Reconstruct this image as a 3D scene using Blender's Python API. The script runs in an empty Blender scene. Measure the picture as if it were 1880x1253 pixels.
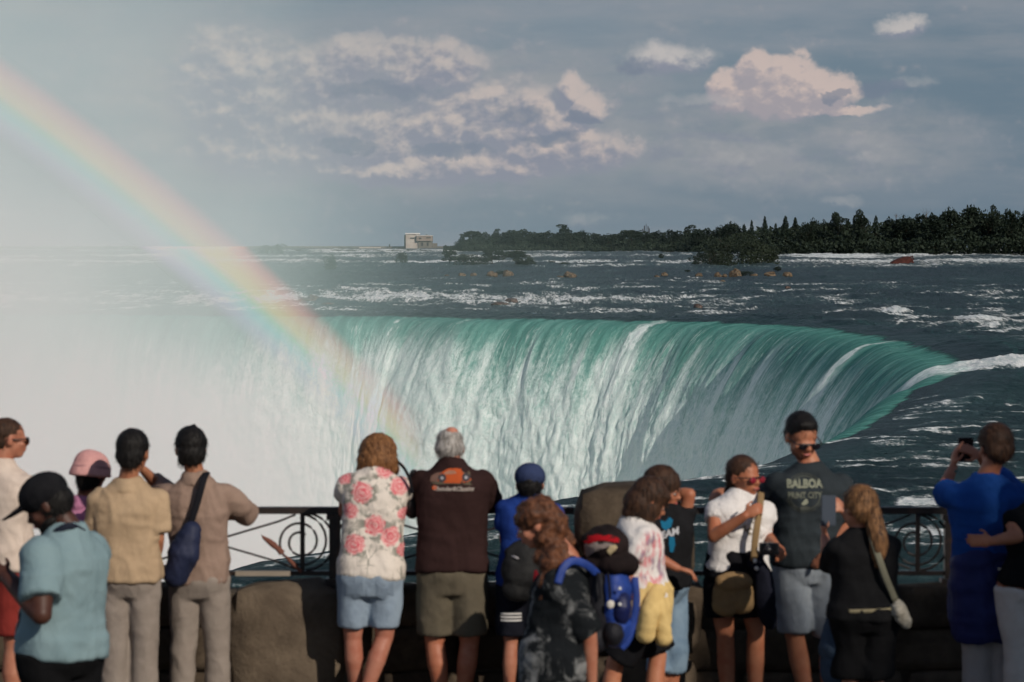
import bpy, math, random
import numpy as np
from mathutils import Vector, Matrix, Euler, noise as mnoise

# ------------------------------------------------------------------ camera, world, sun, exposure
SC = bpy.context.scene
COL = SC.collection
R = math.radians
FPX = 5222.0                       # focal length in photograph pixels (1880 wide)
CAM = Vector((0.0, 0.0, 10.0))     # z = 0 is the river level at the brink
PITCH = math.atan((626.5 - 455.0) / FPX)

cam_d = bpy.data.cameras.new('camera')
cam_d.sensor_width = 36.0
cam_d.lens = FPX / 1880.0 * 36.0
cam_d.clip_start = 0.5
cam_d.clip_end = 60000.0
cam_d.dof.use_dof = True
cam_d.dof.focus_distance = 330.0
cam_d.dof.aperture_fstop = 6.3
cam_o = bpy.data.objects.new('camera', cam_d)
COL.objects.link(cam_o)
cam_o.location = CAM
cam_o.rotation_euler = (R(90) - PITCH, 0, 0)
SC.camera = cam_o

SUN_AZ, SUN_EL = R(36.0), R(30.0)   # behind the camera, to the right
SUN_DIR = Vector((math.sin(SUN_AZ) * math.cos(SUN_EL), -math.cos(SUN_AZ) * math.cos(SUN_EL), math.sin(SUN_EL)))
sun_d = bpy.data.lights.new('sun', 'SUN')
sun_d.energy = 4.4
sun_d.angle = R(0.5)
sun_d.color = (1.0, 0.905, 0.785)
sun_o = bpy.data.objects.new('sun', sun_d)
COL.objects.link(sun_o)
sun_o.location = (30, -40, 60)
sun_o.rotation_euler = SUN_DIR.to_track_quat('Z', 'Y').to_euler()

SC.view_settings.view_transform = 'Standard'
SC.view_settings.look = 'None'
SC.view_settings.exposure = -0.45
SC.view_settings.gamma = 1.0
SC.view_settings.use_curve_mapping = False
SC.cycles.use_denoising = True
SC.cycles.use_adaptive_sampling = True
SC.cycles.adaptive_threshold = 0.03
SC.cycles.adaptive_min_samples = 16
SC.cycles.volume_bounces = 2
SC.cycles.max_bounces = 8
SC.cycles.diffuse_bounces = 2
SC.cycles.glossy_bounces = 2
SC.cycles.transmission_bounces = 3
SC.cycles.volume_step_rate = 1.0
SC.cycles.volume_max_steps = 96
SC.cycles.caustics_reflective = False
SC.cycles.caustics_refractive = False
SC.cycles.sample_clamp_indirect = 4.0


# ------------------------------------------------------------------ node helpers
class V:
    """A node socket that does arithmetic."""
    def __init__(s, nt, sock): s.nt = nt; s.s = sock
    def _m(s, op, *a, clamp=False):
        n = s.nt.nodes.new('ShaderNodeMath'); n.operation = op; n.use_clamp = clamp
        for i, x in enumerate((s,) + a):
            if isinstance(x, V): s.nt.links.new(x.s, n.inputs[i])
            else: n.inputs[i].default_value = x
        return V(s.nt, n.outputs[0])
    def __add__(s, o): return s._m('ADD', o)
    def __radd__(s, o): return s._m('ADD', o)
    def __sub__(s, o): return s._m('SUBTRACT', o)
    def __rsub__(s, o): return (s * -1.0) + o
    def __mul__(s, o): return s._m('MULTIPLY', o)
    def __rmul__(s, o): return s._m('MULTIPLY', o)
    def __truediv__(s, o): return s._m('DIVIDE', o)
    def mx(s, o): return s._m('MAXIMUM', o)
    def mn(s, o): return s._m('MINIMUM', o)
    def pw(s, o): return s._m('POWER', o)
    def ab(s): return s._m('ABSOLUTE')
    def clamp(s): return s._m('ADD', 0.0, clamp=True)
    def ss(s, a, b, t0=0.0, t1=1.0):
        n = s.nt.nodes.new('ShaderNodeMapRange'); n.interpolation_type = 'SMOOTHSTEP'
        s.nt.links.new(s.s, n.inputs[0])
        for i, x in ((1, a), (2, b), (3, t0), (4, t1)):
            if isinstance(x, V): s.nt.links.new(x.s, n.inputs[i])
            else: n.inputs[i].default_value = x
        return V(s.nt, n.outputs[0])
    def lin(s, a, b, t0=0.0, t1=1.0):
        v = s.ss(a, b, t0, t1); v.s.node.interpolation_type = 'LINEAR'; return v


class G:
    """A node tree under construction."""
    def __init__(s, nt): s.nt = nt; nt.nodes.clear()
    def new(s, t, **kw):
        n = s.nt.nodes.new(t)
        for k, v in kw.items(): setattr(n, k, v)
        return n
    def put(s, sock, v):
        if isinstance(v, V): s.nt.links.new(v.s, sock)
        elif isinstance(v, (tuple, list)) and sock.type == 'RGBA' and len(v) == 3: sock.default_value = (*v, 1)
        else: sock.default_value = v
    def coord(s, which='Object'):
        return V(s.nt, s.new('ShaderNodeTexCoord').outputs[which])
    def sep(s, v):
        n = s.new('ShaderNodeSeparateXYZ'); s.put(n.inputs[0], v); return [V(s.nt, o) for o in n.outputs]
    def comb(s, x=0.0, y=0.0, z=0.0):
        n = s.new('ShaderNodeCombineXYZ')
        for i, a in enumerate((x, y, z)): s.put(n.inputs[i], a)
        return V(s.nt, n.outputs[0])
    def vm(s, op, *a, out=0):
        n = s.new('ShaderNodeVectorMath', operation=op)
        for i, x in enumerate(a):
            if op == 'SCALE' and i == 1: s.put(n.inputs['Scale'], x)
            else: s.put(n.inputs[i], x)
        return V(s.nt, n.outputs[out])
    def noise(s, v, scale=1.0, detail=4.0, rough=0.5, dist=0.0, color=False, lac=2.0):
        n = s.new('ShaderNodeTexNoise'); s.put(n.inputs['Vector'], v)
        s.put(n.inputs['Scale'], scale); s.put(n.inputs['Detail'], detail); s.put(n.inputs['Roughness'], rough)
        s.put(n.inputs['Distortion'], dist); s.put(n.inputs['Lacunarity'], lac)
        return V(s.nt, n.outputs[1 if color else 0])
    def voro(s, v, scale=1.0, feature='F1', out='Distance'):
        n = s.new('ShaderNodeTexVoronoi', feature=feature); s.put(n.inputs['Vector'], v); s.put(n.inputs['Scale'], scale)
        return V(s.nt, n.outputs[out])
    def mix(s, f, a, b, blend='MIX'):
        n = s.new('ShaderNodeMix', data_type='RGBA', blend_type=blend)
        s.put(n.inputs[0], f); s.put(n.inputs[6], a); s.put(n.inputs[7], b)
        return V(s.nt, n.outputs[2])
    def attr(s, name, out='Fac'):
        n = s.new('ShaderNodeAttribute'); n.attribute_name = name; return V(s.nt, n.outputs[out])
    def ramp(s, f, stops, interp='LINEAR'):
        n = s.new('ShaderNodeValToRGB'); r = n.color_ramp; r.interpolation = interp
        while len(r.elements) < len(stops): r.elements.new(0.5)
        for e, (p, c) in zip(r.elements, stops): e.position = p; e.color = (*c, 1) if len(c) == 3 else c
        s.put(n.inputs[0], f); return V(s.nt, n.outputs[0])
    def bump(s, h, strength=0.3, dist=0.05, normal=None):
        n = s.new('ShaderNodeBump'); s.put(n.inputs['Height'], h); s.put(n.inputs['Strength'], strength); s.put(n.inputs['Distance'], dist)
        if normal: s.put(n.inputs['Normal'], normal)
        return V(s.nt, n.outputs[0])
    def pbr(s, color, rough=0.7, spec=0.3, normal=None, **kw):
        n = s.new('ShaderNodeBsdfPrincipled')
        s.put(n.inputs['Base Color'], color); s.put(n.inputs['Roughness'], rough); s.put(n.inputs['Specular IOR Level'], spec)
        if normal: s.put(n.inputs['Normal'], normal)
        for k, v in kw.items(): s.put(n.inputs[k.replace('_', ' ')], v)
        o = s.new('ShaderNodeOutputMaterial'); s.nt.links.new(n.outputs[0], o.inputs[0]); return n


def material(name):
    m = bpy.data.materials.new(name); m.use_nodes = True
    return m, G(m.node_tree)


# ------------------------------------------------------------------ sky: physical sky behind banks of lit cumulus, laid out by direction
world = bpy.data.worlds.new('World'); SC.world = world; world.use_nodes = True
g = G(world.node_tree)
d = g.coord('Generated')
dx, dy, dz = g.sep(d)
az = dx._m('ARCTAN2', dy)
el = dz._m('ARCSINE')
X = az * FPX + 940.0               # bearing, in photograph pixels of angle
Y = 455.0 - el * FPX
P = g.comb(X, Y, 0.0)
sky = g.new('ShaderNodeTexSky', sky_type='NISHITA')
sky.sun_disc = False; sky.sun_elevation = SUN_EL; sky.sun_rotation = math.atan2(SUN_DIR.x, SUN_DIR.y)
sky.altitude = 150.0; sky.air_density = 1.0; sky.dust_density = 2.0; sky.ozone_density = 1.0
nish = V(g.nt, sky.outputs[0])

def px_noise(P, sx, sy, detail=6.0, rough=0.55, off=0.0, dist=0.0):
    q = g.vm('MULTIPLY', P, (1.0 / sx, 1.0 / sy, 0.0))
    q = g.vm('ADD', q, (off, off * 0.37, off * 0.71))
    return g.noise(q, 1.0, detail, rough, dist)

def ellipses(P, lst, gain=1.0):
    acc = None
    for cx, cy, rx, ry, w in lst:
        q = g.vm('MULTIPLY', g.vm('SUBTRACT', P, (cx, cy, 0.0)), (1.0 / rx, 1.0 / ry, 0.0))
        l = g.vm('LENGTH', q, out=1)
        e = (1.0 - l * l) * (w * gain)
        acc = e if acc is None else acc.mx(e)
    return acc

CUMULUS = [(1428, 168, 128, 60, 1.15), (1388, 132, 42, 44, 1.1), (1440, 138, 60, 40, 1.0), (1512, 172, 62, 40, 1.0), (1342, 168, 54, 44, 1.0), (1560, 205, 60, 10, .9),
           (1470, 202, 110, 14, 0.9),
           (660, 112, 60, 42, 0.95), (735, 125, 70, 42, 0.9), (820, 118, 60, 38, 0.85), (600, 128, 70, 34, 0.6),
           (600, 245, 100, 55, 0.85), (690, 255, 90, 48, 0.85), (820, 235, 56, 44, 1.0), (770, 240, 46, 28, 0.8),
           (985, 225, 56, 46, 1.0), (1050, 168, 22, 26, 1.0), (1078, 200, 30, 26, 0.9), (900, 240, 90, 40, 0.8),
           (1010, 275, 120, 36, 0.8), (880, 300, 130, 26, 0.9), (735, 312, 140, 22, 0.85), (905, 176, 26, 16, 0.7),
           (470, 200, 110, 80, 0.7), (440, 140, 90, 60, 0.6), (520, 275, 130, 42, 0.65), (620, 150, 120, 50, 0.6), (900, 215, 150, 50, 0.6)]
SOFT = [(1215, 110, 76, 38, 1.0), (1650, 56, 58, 26, 1.0), (1250, 118, 90, 26, 0.7), (1670, 158, 60, 18, 0.7), (1545, 372, 60, 14, 0.7),
        (1340, 300, 120, 50, 0.5), (1590, 285, 60, 50, 0.5), (1290, 188, 90, 14, 0.7), (1075, 405, 60, 22, 0.55), (1370, 420, 80, 24, 0.5)]
DARK = [(1526, 181, 27, 13, 1.0), (1545, 176, 18, 10, 0.8), (1600, 170, 44, 20, 0.9), (1640, 164, 30, 14, 0.7), (1070, 222, 46, 16, 0.9), (640, 268, 70, 14, 0.8), (830, 278, 90, 18, 0.8),
        (960, 210, 60, 18, 0.6), (700, 168, 130, 18, 0.7), (1010, 255, 60, 14, 0.8), (1160, 124, 46, 20, 0.6)]
# the sky outside the frame: plainer broken cloud from noise, darkened overhead
wob = g.vm('SCALE', g.vm('SUBTRACT', g.noise(g.vm('SCALE', P, 1 / 60.0), 1.0, 4, 0.6, color=True), (0.5, 0.5, 0.5)), 46.0)
Pw = g.vm('ADD', P, wob)

def billow(P, sc, off):
    n = g.new('ShaderNodeTexVoronoi', feature='F1')
    q = g.vm('ADD', g.vm('MULTIPLY', P, (1.0 / sc, 1.2 / sc, 0.0)), (off, off * 0.4, off * 0.3))
    q = g.vm('ADD', q, g.vm('SCALE', g.noise(q, 1.3, 1, 0.6, color=True), 0.7))
    g.put(n.inputs['Vector'], q); n.inputs['Scale'].default_value = 1.0
    n.inputs['Detail'].default_value = 1.0; n.inputs['Roughness'].default_value = 0.5
    return 0.55 - V(g.nt, n.outputs['Distance'])

CUMULUS = [c_ if c_[0] > 1250 else (c_[0], c_[1], c_[2] * 1.22, c_[3] * 1.22, c_[4] * 1.05) for c_ in CUMULUS]
def dens(Pw, P):
    e = ellipses(Pw, CUMULUS).mx(-0.6)
    n = px_noise(P, 74.0, 48.0, 7, 0.56, 1.7)
    n2 = px_noise(P, 170.0, 80.0, 2, 0.5, 6.1, 0.0)
    return e * 1.0 + (n - 0.5) * 0.98 + (n2 - 0.5) * 0.9 + billow(P, 30.0, 2.0) * 0.42 + 0.06
D0 = dens(Pw, P)
off = (13.0, -20.0, 0.0)
D1 = dens(g.vm('ADD', Pw, off), g.vm('ADD', P, off))
pinkc = ellipses(P, [(1440, 165, 190, 90, 1.0)]).ss(0.0, 0.4)
cover = D0.ss(-0.16, 0.50) * pinkc + D0.ss(-0.62, 0.62) * (1.0 - pinkc)
E1 = px_noise(P, 30.0, 22.0, 5, 0.6, 14.0); E2 = px_noise(g.vm('ADD', P, (7.0, -11.0, 0.0)), 30.0, 22.0, 5, 0.6, 14.0)
shade = ((D0 - D1) + (E1 - E2) * 1.2).ss(-0.34, 0.80)
# base sky tones
veil = px_noise(P, 560.0, 120.0, 6, 0.55, 9.1).ss(0.34, 0.66)
veil2 = px_noise(P, 260.0, 50.0, 6, 0.6, 5.2).ss(0.42, 0.75)
hgt = Y.lin(455.0, -2000.0)
base = g.mix(0.90, g.vm('SCALE', nish, 0.085), g.mix(hgt, (0.225, 0.310, 0.385), (0.25, 0.335, 0.46)))
rt = X.ss(1000.0, 2000.0)
base = g.mix(rt * 0.6, base, (0.155, 0.235, 0.315))
upr = Y.ss(360.0, -20.0)
base = g.mix(veil * (upr * 0.45 + 0.28), base, (0.365, 0.400, 0.455))
base = g.mix(veil2 * 0.20, base, (0.46, 0.45, 0.465))
# big soft mass that ties the banks together
mass = ellipses(Pw, [(740, 215, 560, 180, 1.0), (1060, 260, 300, 90, 0.7), (1440, 265, 440, 110, 0.75), (430, 200, 300, 190, 0.8)]).ss(0.0, 0.7)
mn_ = px_noise(P, 130.0, 52.0, 7, 0.6, 2.2).ss(0.34, 0.66)
base = g.mix(mass * (mn_ * 0.62 + 0.22), base, (0.405, 0.425, 0.455))
mb = px_noise(P, 90.0, 30.0, 7, 0.62, 8.2).ss(0.50, 0.72)
base = g.mix(mass * mb * 0.55, base, (0.285, 0.320, 0.420))
warm = X.ss(200.0, 1400.0)
lit = g.mix(warm, (0.66, 0.625, 0.59), (0.76, 0.63, 0.585))
lit = g.mix(D0.ss(0.9, 0.0) * 0.30, lit, (0.50, 0.49, 0.50))
dark = (0.315, 0.340, 0.430)
ccol = g.mix((shade * 0.95 + 0.02 + pinkc * 0.22).clamp(), dark, lit)
ccol = g.mix(D0.ss(0.1, 0.5) * pinkc * 0.18, ccol, (0.72, 0.585, 0.55))
patch = px_noise(P, 170.0, 90.0, 4, 0.55, 12.2).ss(0.30, 0.52)
grey = D0.ss(-1.0, 0.25) * (1.0 - pinkc) * mass.ss(0.0, 0.3)
base = g.mix(grey * 0.62, base, g.mix(shade, (0.345, 0.375, 0.445), (0.50, 0.495, 0.515)))
sm = g.mix(cover * (patch * 0.35 + 0.55).mx(pinkc * 0.97), base, ccol)
def soft(Pq, P): return ellipses(Pq, SOFT) + (px_noise(P, 60.0, 40.0, 6, 0.6, 7.7) - 0.5) * 1.5 + billow(P, 44.0, 5.0) * 0.3
so = soft(Pw, P)
so1 = soft(g.vm('ADD', Pw, (-4.0, -15.0, 0.0)), g.vm('ADD', P, (-4.0, -15.0, 0.0)))
scol = g.mix((so - so1).ss(-0.25, 0.40), (0.33, 0.355, 0.44), (0.66, 0.63, 0.62))
strong = ellipses(P, [(1215, 105, 100, 60, 1.0), (1650, 55, 80, 45, 1.0)]).ss(0.0, 0.3)
sm = g.mix(so.ss(-0.15, 1.0) * (strong * 0.65 + 0.34), sm, scol)
da = ellipses(Pw, DARK) + (px_noise(P, 34.0, 24.0, 6, 0.6, 4.4) - 0.5) * 1.1
sm = g.mix(da.ss(0.0, 0.55) * 0.66, sm, (0.235, 0.285, 0.375))
# outside the frame: plainer broken cloud, darkened overhead to lower the fill light
cn = px_noise(P, 420.0, 170.0, 4, 0.55, 3.3).ss(0.46, 0.72)
plain = g.mix(0.90, g.vm('SCALE', nish, 0.085), g.mix(hgt, (0.235, 0.315, 0.405), (0.26, 0.34, 0.50)))
plain = g.mix(rt * 0.6, plain, (0.155, 0.235, 0.315))
plain = g.mix(el.ss(0.15, 0.95), plain, (0.085, 0.130, 0.230))
plain = g.mix(cn * (0.50 - el.ss(0.2, 1.2) * 0.25), plain, (0.40, 0.40, 0.44))
plain = g.mix(Y.ss(455.0, 800.0), plain, (0.10, 0.115, 0.12))
edge = ((X - 940.0).ab() / 1500.0).mx((Y - 180.0).ab() / 620.0)
fac = edge.ss(0.80, 1.0)
sm = g.mix(fac, sm, plain)
b1 = g.new('ShaderNodeBackground'); g.put(b1.inputs[0], sm)
b2 = g.new('ShaderNodeBackground'); g.put(b2.inputs[0], plain)
ms = g.new('ShaderNodeMixShader'); g.put(ms.inputs[0], edge._m('GREATER_THAN', 1.0)); g.nt.links.new(b1.outputs[0], ms.inputs[1]); g.nt.links.new(b2.outputs[0], ms.inputs[2])
wo = g.new('ShaderNodeOutputWorld'); g.nt.links.new(ms.outputs[0], wo.inputs[0])
world.cycles.sampling_method = 'MANUAL'
world.cycles.sample_map_resolution = 256


# ------------------------------------------------------------------ object helpers
def tag(o, label=None, cat=None, group=None, kind=None):
    if label: o['label'] = label
    if cat: o['category'] = cat
    if group: o['group'] = group
    if kind: o['kind'] = kind
    return o

def link(o, parent=None):
    COL.objects.link(o)
    if parent: o.parent = parent
    return o

def empty(name, loc=(0, 0, 0), rz=0.0):
    o = bpy.data.objects.new(name, None); o.location = loc; o.rotation_euler = (0, 0, rz); o.empty_display_size = 0.2
    return link(o)

def mesh_obj(name, verts, faces, mat=None, parent=None, smooth=False, attrs=None, uv=None):
    me = bpy.data.meshes.new(name)
    verts = np.asarray(verts, dtype=np.float32)
    if isinstance(faces, np.ndarray) and faces.ndim == 2:
        nf, k = faces.shape
        me.vertices.add(len(verts)); me.vertices.foreach_set('co', verts.ravel())
        me.loops.add(nf * k); me.loops.foreach_set('vertex_index', faces.astype(np.int32).ravel())
        me.polygons.add(nf); me.polygons.foreach_set('loop_start', np.arange(0, nf * k, k, dtype=np.int32))
        me.update(calc_edges=True)
    else:
        me.from_pydata([tuple(map(float, v)) for v in verts], [], [tuple(f) for f in faces]); me.update()
    if smooth: me.polygons.foreach_set('use_smooth', np.ones(len(me.polygons), dtype=bool))
    for k, a in (attrs or {}).items():
        at = me.attributes.new(k, 'FLOAT', 'POINT'); at.data.foreach_set('value', np.asarray(a, dtype=np.float32).ravel())
    if uv is not None:
        ly = me.uv_layers.new(name='UVMap')
        li = np.empty(len(me.loops), dtype=np.int32); me.loops.foreach_get('vertex_index', li)
        ly.data.foreach_set('uv', np.asarray(uv, dtype=np.float32)[li].ravel())
    if mat: me.materials.append(mat)
    o = bpy.data.objects.new(name, me)
    return link(o, parent)

def ray(px, py):
    """world direction, scaled to unit Y, of a point of the photograph"""
    x = (px - 940.0) / FPX; y = (626.5 - py) / FPX
    c, s = math.cos(PITCH), math.sin(PITCH)
    dy_ = c + y * s; dz_ = -s + y * c
    return Vector((x / dy_, 1.0, dz_ / dy_))

def at(px, py, Yd):
    r = ray(px, py); return Vector((r.x * Yd, Yd, CAM.z + r.z * Yd))

def on_z(px, py, z):
    r = ray(px, py); t = (z - CAM.z) / r.z; return Vector((r.x * t, t, z))

# numpy gradient noise -------------------------------------------------
def _hash(i, j, k, seed):
    h = (i.astype(np.int64) * 374761393 + j.astype(np.int64) * 668265263 + k * 2147483647 + seed * 974711) & 0xffffffff
    h = ((h ^ (h >> 13)) * 1274126177) & 0xffffffff
    return ((h ^ (h >> 16)) & 0xffff) / 65535.0

def vnoise(x, y, seed=0):
    i = np.floor(x); j = np.floor(y); fx = x - i; fy = y - j
    ux = fx * fx * fx * (fx * (fx * 6 - 15) + 10); uy = fy * fy * fy * (fy * (fy * 6 - 15) + 10)
    def gr(a, b, dx_, dy_):
        an = _hash(a, b, 0, seed) * 6.2831853
        return np.cos(an) * dx_ + np.sin(an) * dy_
    n00 = gr(i, j, fx, fy); n10 = gr(i + 1, j, fx - 1, fy); n01 = gr(i, j + 1, fx, fy - 1); n11 = gr(i + 1, j + 1, fx - 1, fy - 1)
    a = n00 + ux * (n10 - n00); b = n01 + ux * (n11 - n01)
    return (a + uy * (b - a)) * 1.41

def fbm(x, y, octv=4, seed=0, gain=0.5, lac=2.03):
    s = np.zeros_like(x, dtype=np.float64); a = 1.0; t = 0.0
    for o in range(octv):
        s += a * vnoise(x * lac ** o, y * lac ** o, seed + o * 17); t += a; a *= gain
    return s / t * 1.6

def ridge(x, y, octv=4, seed=0, gain=0.5):
    s = np.zeros_like(x, dtype=np.float64); a = 1.0; t = 0.0
    for o in range(octv):
        s += a * (1 - 2 * np.abs(vnoise(x * 2.03 ** o, y * 2.03 ** o, seed + o * 13))); t += a; a *= gain
    return s / t

def sstep(a, b, x):
    t = np.clip((x - a) / (b - a), 0, 1); return t * t * (3 - 2 * t)

def to_px(x, y, z):
    """where a world point falls in the photograph (arrays)"""
    c, s = math.cos(PITCH), math.sin(PITCH)
    f = y * c - (z - CAM.z) * s; u = y * s + (z - CAM.z) * c
    return 940.0 + FPX * x / f, 626.5 - FPX * u / f

def grid_faces(nr, nc, keep=None):
    a = np.arange(nr * nc).reshape(nr, nc)
    f = np.stack([a[:-1, :-1], a[:-1, 1:], a[1:, 1:], a[1:, :-1]], -1).reshape(-1, 4)
    if keep is not None:
        f = f[keep.ravel()[f].all(1)]
    return f

def compact(verts, faces, attrs, uv=None):
    used = np.zeros(len(verts), bool); used[faces.ravel()] = True
    m = np.cumsum(used) - 1
    return verts[used], m[faces], {k: v[used] for k, v in attrs.items()}, (None if uv is None else uv[used])
# ------------------------------------------------------------------ river surface height
_ZY = np.array([0, 435, 520, 610, 700, 850, 1000, 1150, 1300, 1500, 2000, 2600, 9000.])
_ZZ = np.array([0, 0, 0.7, 1.7, 2.9, 4.3, 5.8, 6.9, 7.75, 8.25, 9.0, 9.4, 9.6])
def river_base(y):
    return np.interp(y, _ZY, _ZZ)

# brink of the falls in photograph pixels on the z = 0 plane, from the far left round the horseshoe to the near left
BR = [(-1500, 566), (-900, 569), (-400, 572), (0, 574), (300, 575), (500, 576.5), (640, 577), (740, 577.5), (850, 580), (1000, 582), (1200, 585),
      (1320, 588), (1420, 593), (1500, 600), (1570, 612), (1640, 629), (1685, 645), (1716, 658), (1728, 670), (1716, 684), (1684, 701),
      (1650, 724), (1605, 752), (1560, 780), (1500, 803), (1420, 832), (1330, 858), (1240, 869), (1150, 884), (1060, 904), (1000, 908), (900, 930),
      (760, 966), (610, 998), (520, 1013), (430, 1030), (330, 1052), (200, 1085), (0, 1130), (-400, 1230), (-900, 1400)]
_b = np.array([tuple(on_z(px, py, 0.0))[:2] for px, py in BR])
def catmull(P, n):
    out = []
    for i in range(len(P) - 1):
        p0 = P[max(i - 1, 0)]; p1 = P[i]; p2 = P[i + 1]; p3 = P[min(i + 2, len(P) - 1)]
        t = np.linspace(0, 1, n, endpoint=False)[:, None]
        out.append(0.5 * ((2 * p1) + (-p0 + p2) * t + (2 * p0 - 5 * p1 + 4 * p2 - p3) * t ** 2 + (-p0 + 3 * p1 - 3 * p2 + p3) * t ** 3))
    out.append(P[-1:]); return np.concatenate(out)
brink = catmull(_b, 24)
seg = np.r_[0, np.cumsum(np.linalg.norm(np.diff(brink, axis=0), axis=1))]
def brink_at(s):
    return np.stack([np.interp(s, seg, brink[:, 0]), np.interp(s, seg, brink[:, 1])], -1)
_su = np.linspace(0, seg[-1], 700)
_bp = brink_at(_su)
# scalloped edge: short bays along the brink
_tan = np.gradient(_bp, axis=0); _tan /= np.linalg.norm(_tan, axis=1)[:, None] + 1e-9
_nor = np.stack([_tan[:, 1], -_tan[:, 0]], -1)      # towards the gorge: travelling right along the far side, the gorge is nearer the camera
_wig = fbm(_su / 17.0, _su * 0, 3, 5) * np.interp(_su, [0, seg[-1] * 0.55, seg[-1] * 0.7, seg[-1]], [2.2, 1.6, 0.5, 0.4])
_bp = _bp + _nor * _wig[:, None]

def brink_dist(x, y):
    """signed distance to the brink: positive upstream, negative over the gorge"""
    P = np.stack([x.ravel(), y.ravel()], -1).astype(np.float64); out = np.empty(len(P))
    A = _bp[:-1]; B = _bp[1:]; d = B - A; L2 = (d ** 2).sum(1)
    for i in range(0, len(P), 20000):
        q = P[i:i + 20000]
        # coarse nearest, then exact against neighbouring segments
        dd = (q[:, None, 0] - _bp[None, :, 0]) ** 2 + (q[:, None, 1] - _bp[None, :, 1]) ** 2
        k = dd.argmin(1)
        best = np.full(len(q), 1e9); sg = np.ones(len(q))
        for o in (-1, 0):
            kk = np.clip(k + o, 0, len(A) - 1)
            t = np.clip(((q - A[kk]) * d[kk]).sum(1) / L2[kk], 0, 1)
            c = A[kk] + d[kk] * t[:, None]; v = q - c; l = (v ** 2).sum(1)
            cr = d[kk, 0] * v[:, 1] - d[kk, 1] * v[:, 0]
            m = l < best; best[m] = l[m]; sg[m] = np.sign(cr[m])
        out[i:i + 20000] = np.sqrt(best) * sg
    return out.reshape(x.shape)

ROLL = 9.0
def rollw(y):
    """width of the rounded crest: deep far water bends over gently, the shallow near water sharply"""
    return np.clip(y / 30.0, 2.6, ROLL)
def lip_drop(sd, y):
    r_ = rollw(y); t = np.clip(1 - sd / r_, 0, 1); return 0.1 * r_ * t * t

def waves(x, y, fine=True):
    """chop and standing waves of the river; lengths grow up-river, where only the long swells still show"""
    L = np.log(y)
    a = fbm(x / 6.0, L * 22.0, 3, 3) * (0.13 + 0.20 * sstep(250, 500, y))
    b = ridge(x / 2.2 + L * 2, L * 60.0, 3, 8) * (0.10 + 0.13 * sstep(120, 420, y))
    c = fbm(x / 0.8, L * 170.0, 2, 21) * (0.055 + 0.07 * sstep(150, 500, y))
    big = fbm(x / 22.0, y / 17.0, 2, 31) * 0.42 * sstep(120, 240, y) * sstep(0, 16, x)
    z = a + b + c + big
    rap = sstep(740, 860, y) * sstep(2300, 1500, y)
    z += rap * (ridge(x / 14.0, L * 26.0, 3, 12) * 0.85 + 0.2)
    belt = np.exp(-((y - 560) / 55.0) ** 2)
    z += belt * (ridge(x / 7.0, L * 45.0, 4, 14) * 0.65)
    return z

def crests(x, y):
    """1 on the broken tops of the chop"""
    L = np.log(y)
    b = ridge(x / 2.2 + L * 2, L * 60.0, 3, 8); d = ridge(x / 1.2, L * 120.0, 2, 29)
    return np.clip(b * 0.65 + d * 0.35, -1, 1)

# crests and surges seen above the brink on the right: (px, py, width m, depth m, height m, foam)
SURGE = [(1645, 578, 2.4, 6, 1.35, 1.3), (1640, 584, 6.0, 7, 0.45, 0.8), (1535, 594, 3.4, 4, 0.5, 1.2), (1800, 590, 3.6, 8, 0.9, 1.0), (1790, 600, 5, 6, 0.5, 0.5),
         (1550, 586, 9.0, 10, 0.75, -0.4), (1400, 586, 8.0, 8, 0.35, -0.5), (1860, 622, 6, 6, 0.5, 0.25),
         (1720, 634, 7, 5, 0.75, -0.6), (1850, 640, 9, 6, 0.8, -0.6)]

def river_z(x, y, sd):
    z = river_base(y) + waves(x, y) * np.clip(sd / np.clip(y / 26.0, 4, 14) + 0.25, 0, 1) - lip_drop(sd, y)
    px, py = to_px(x, y, river_base(y))
    for cx, cy, w, dp, h, f in SURGE:
        c = on_z(cx, cy, 0.0)
        z = z + h * np.exp(-((x - c.x) / w) ** 2 - ((y - c.y) / dp) ** 2) * sstep(0, 8, sd)
    # the channel that breaks into the notch of the horseshoe, and the smooth swell in front of it
    ch = notch(x, y)
    z = z + ch * (0.25 + 0.30 * fbm(x / 1.6, y / 2.2, 3, 77))
    sw = np.exp(-((y - (196 + (x - 34) * 0.35)) / 13.0) ** 2) * sstep(20, 34, x)
    z = z + sw * 0.85
    return z

def notch(x, y):
    yc = 243 + (x - 37) * 0.30
    return np.exp(-((y - yc) / 14.0) ** 2) * sstep(27, 36, x) * sstep(110, 60, x)

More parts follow.
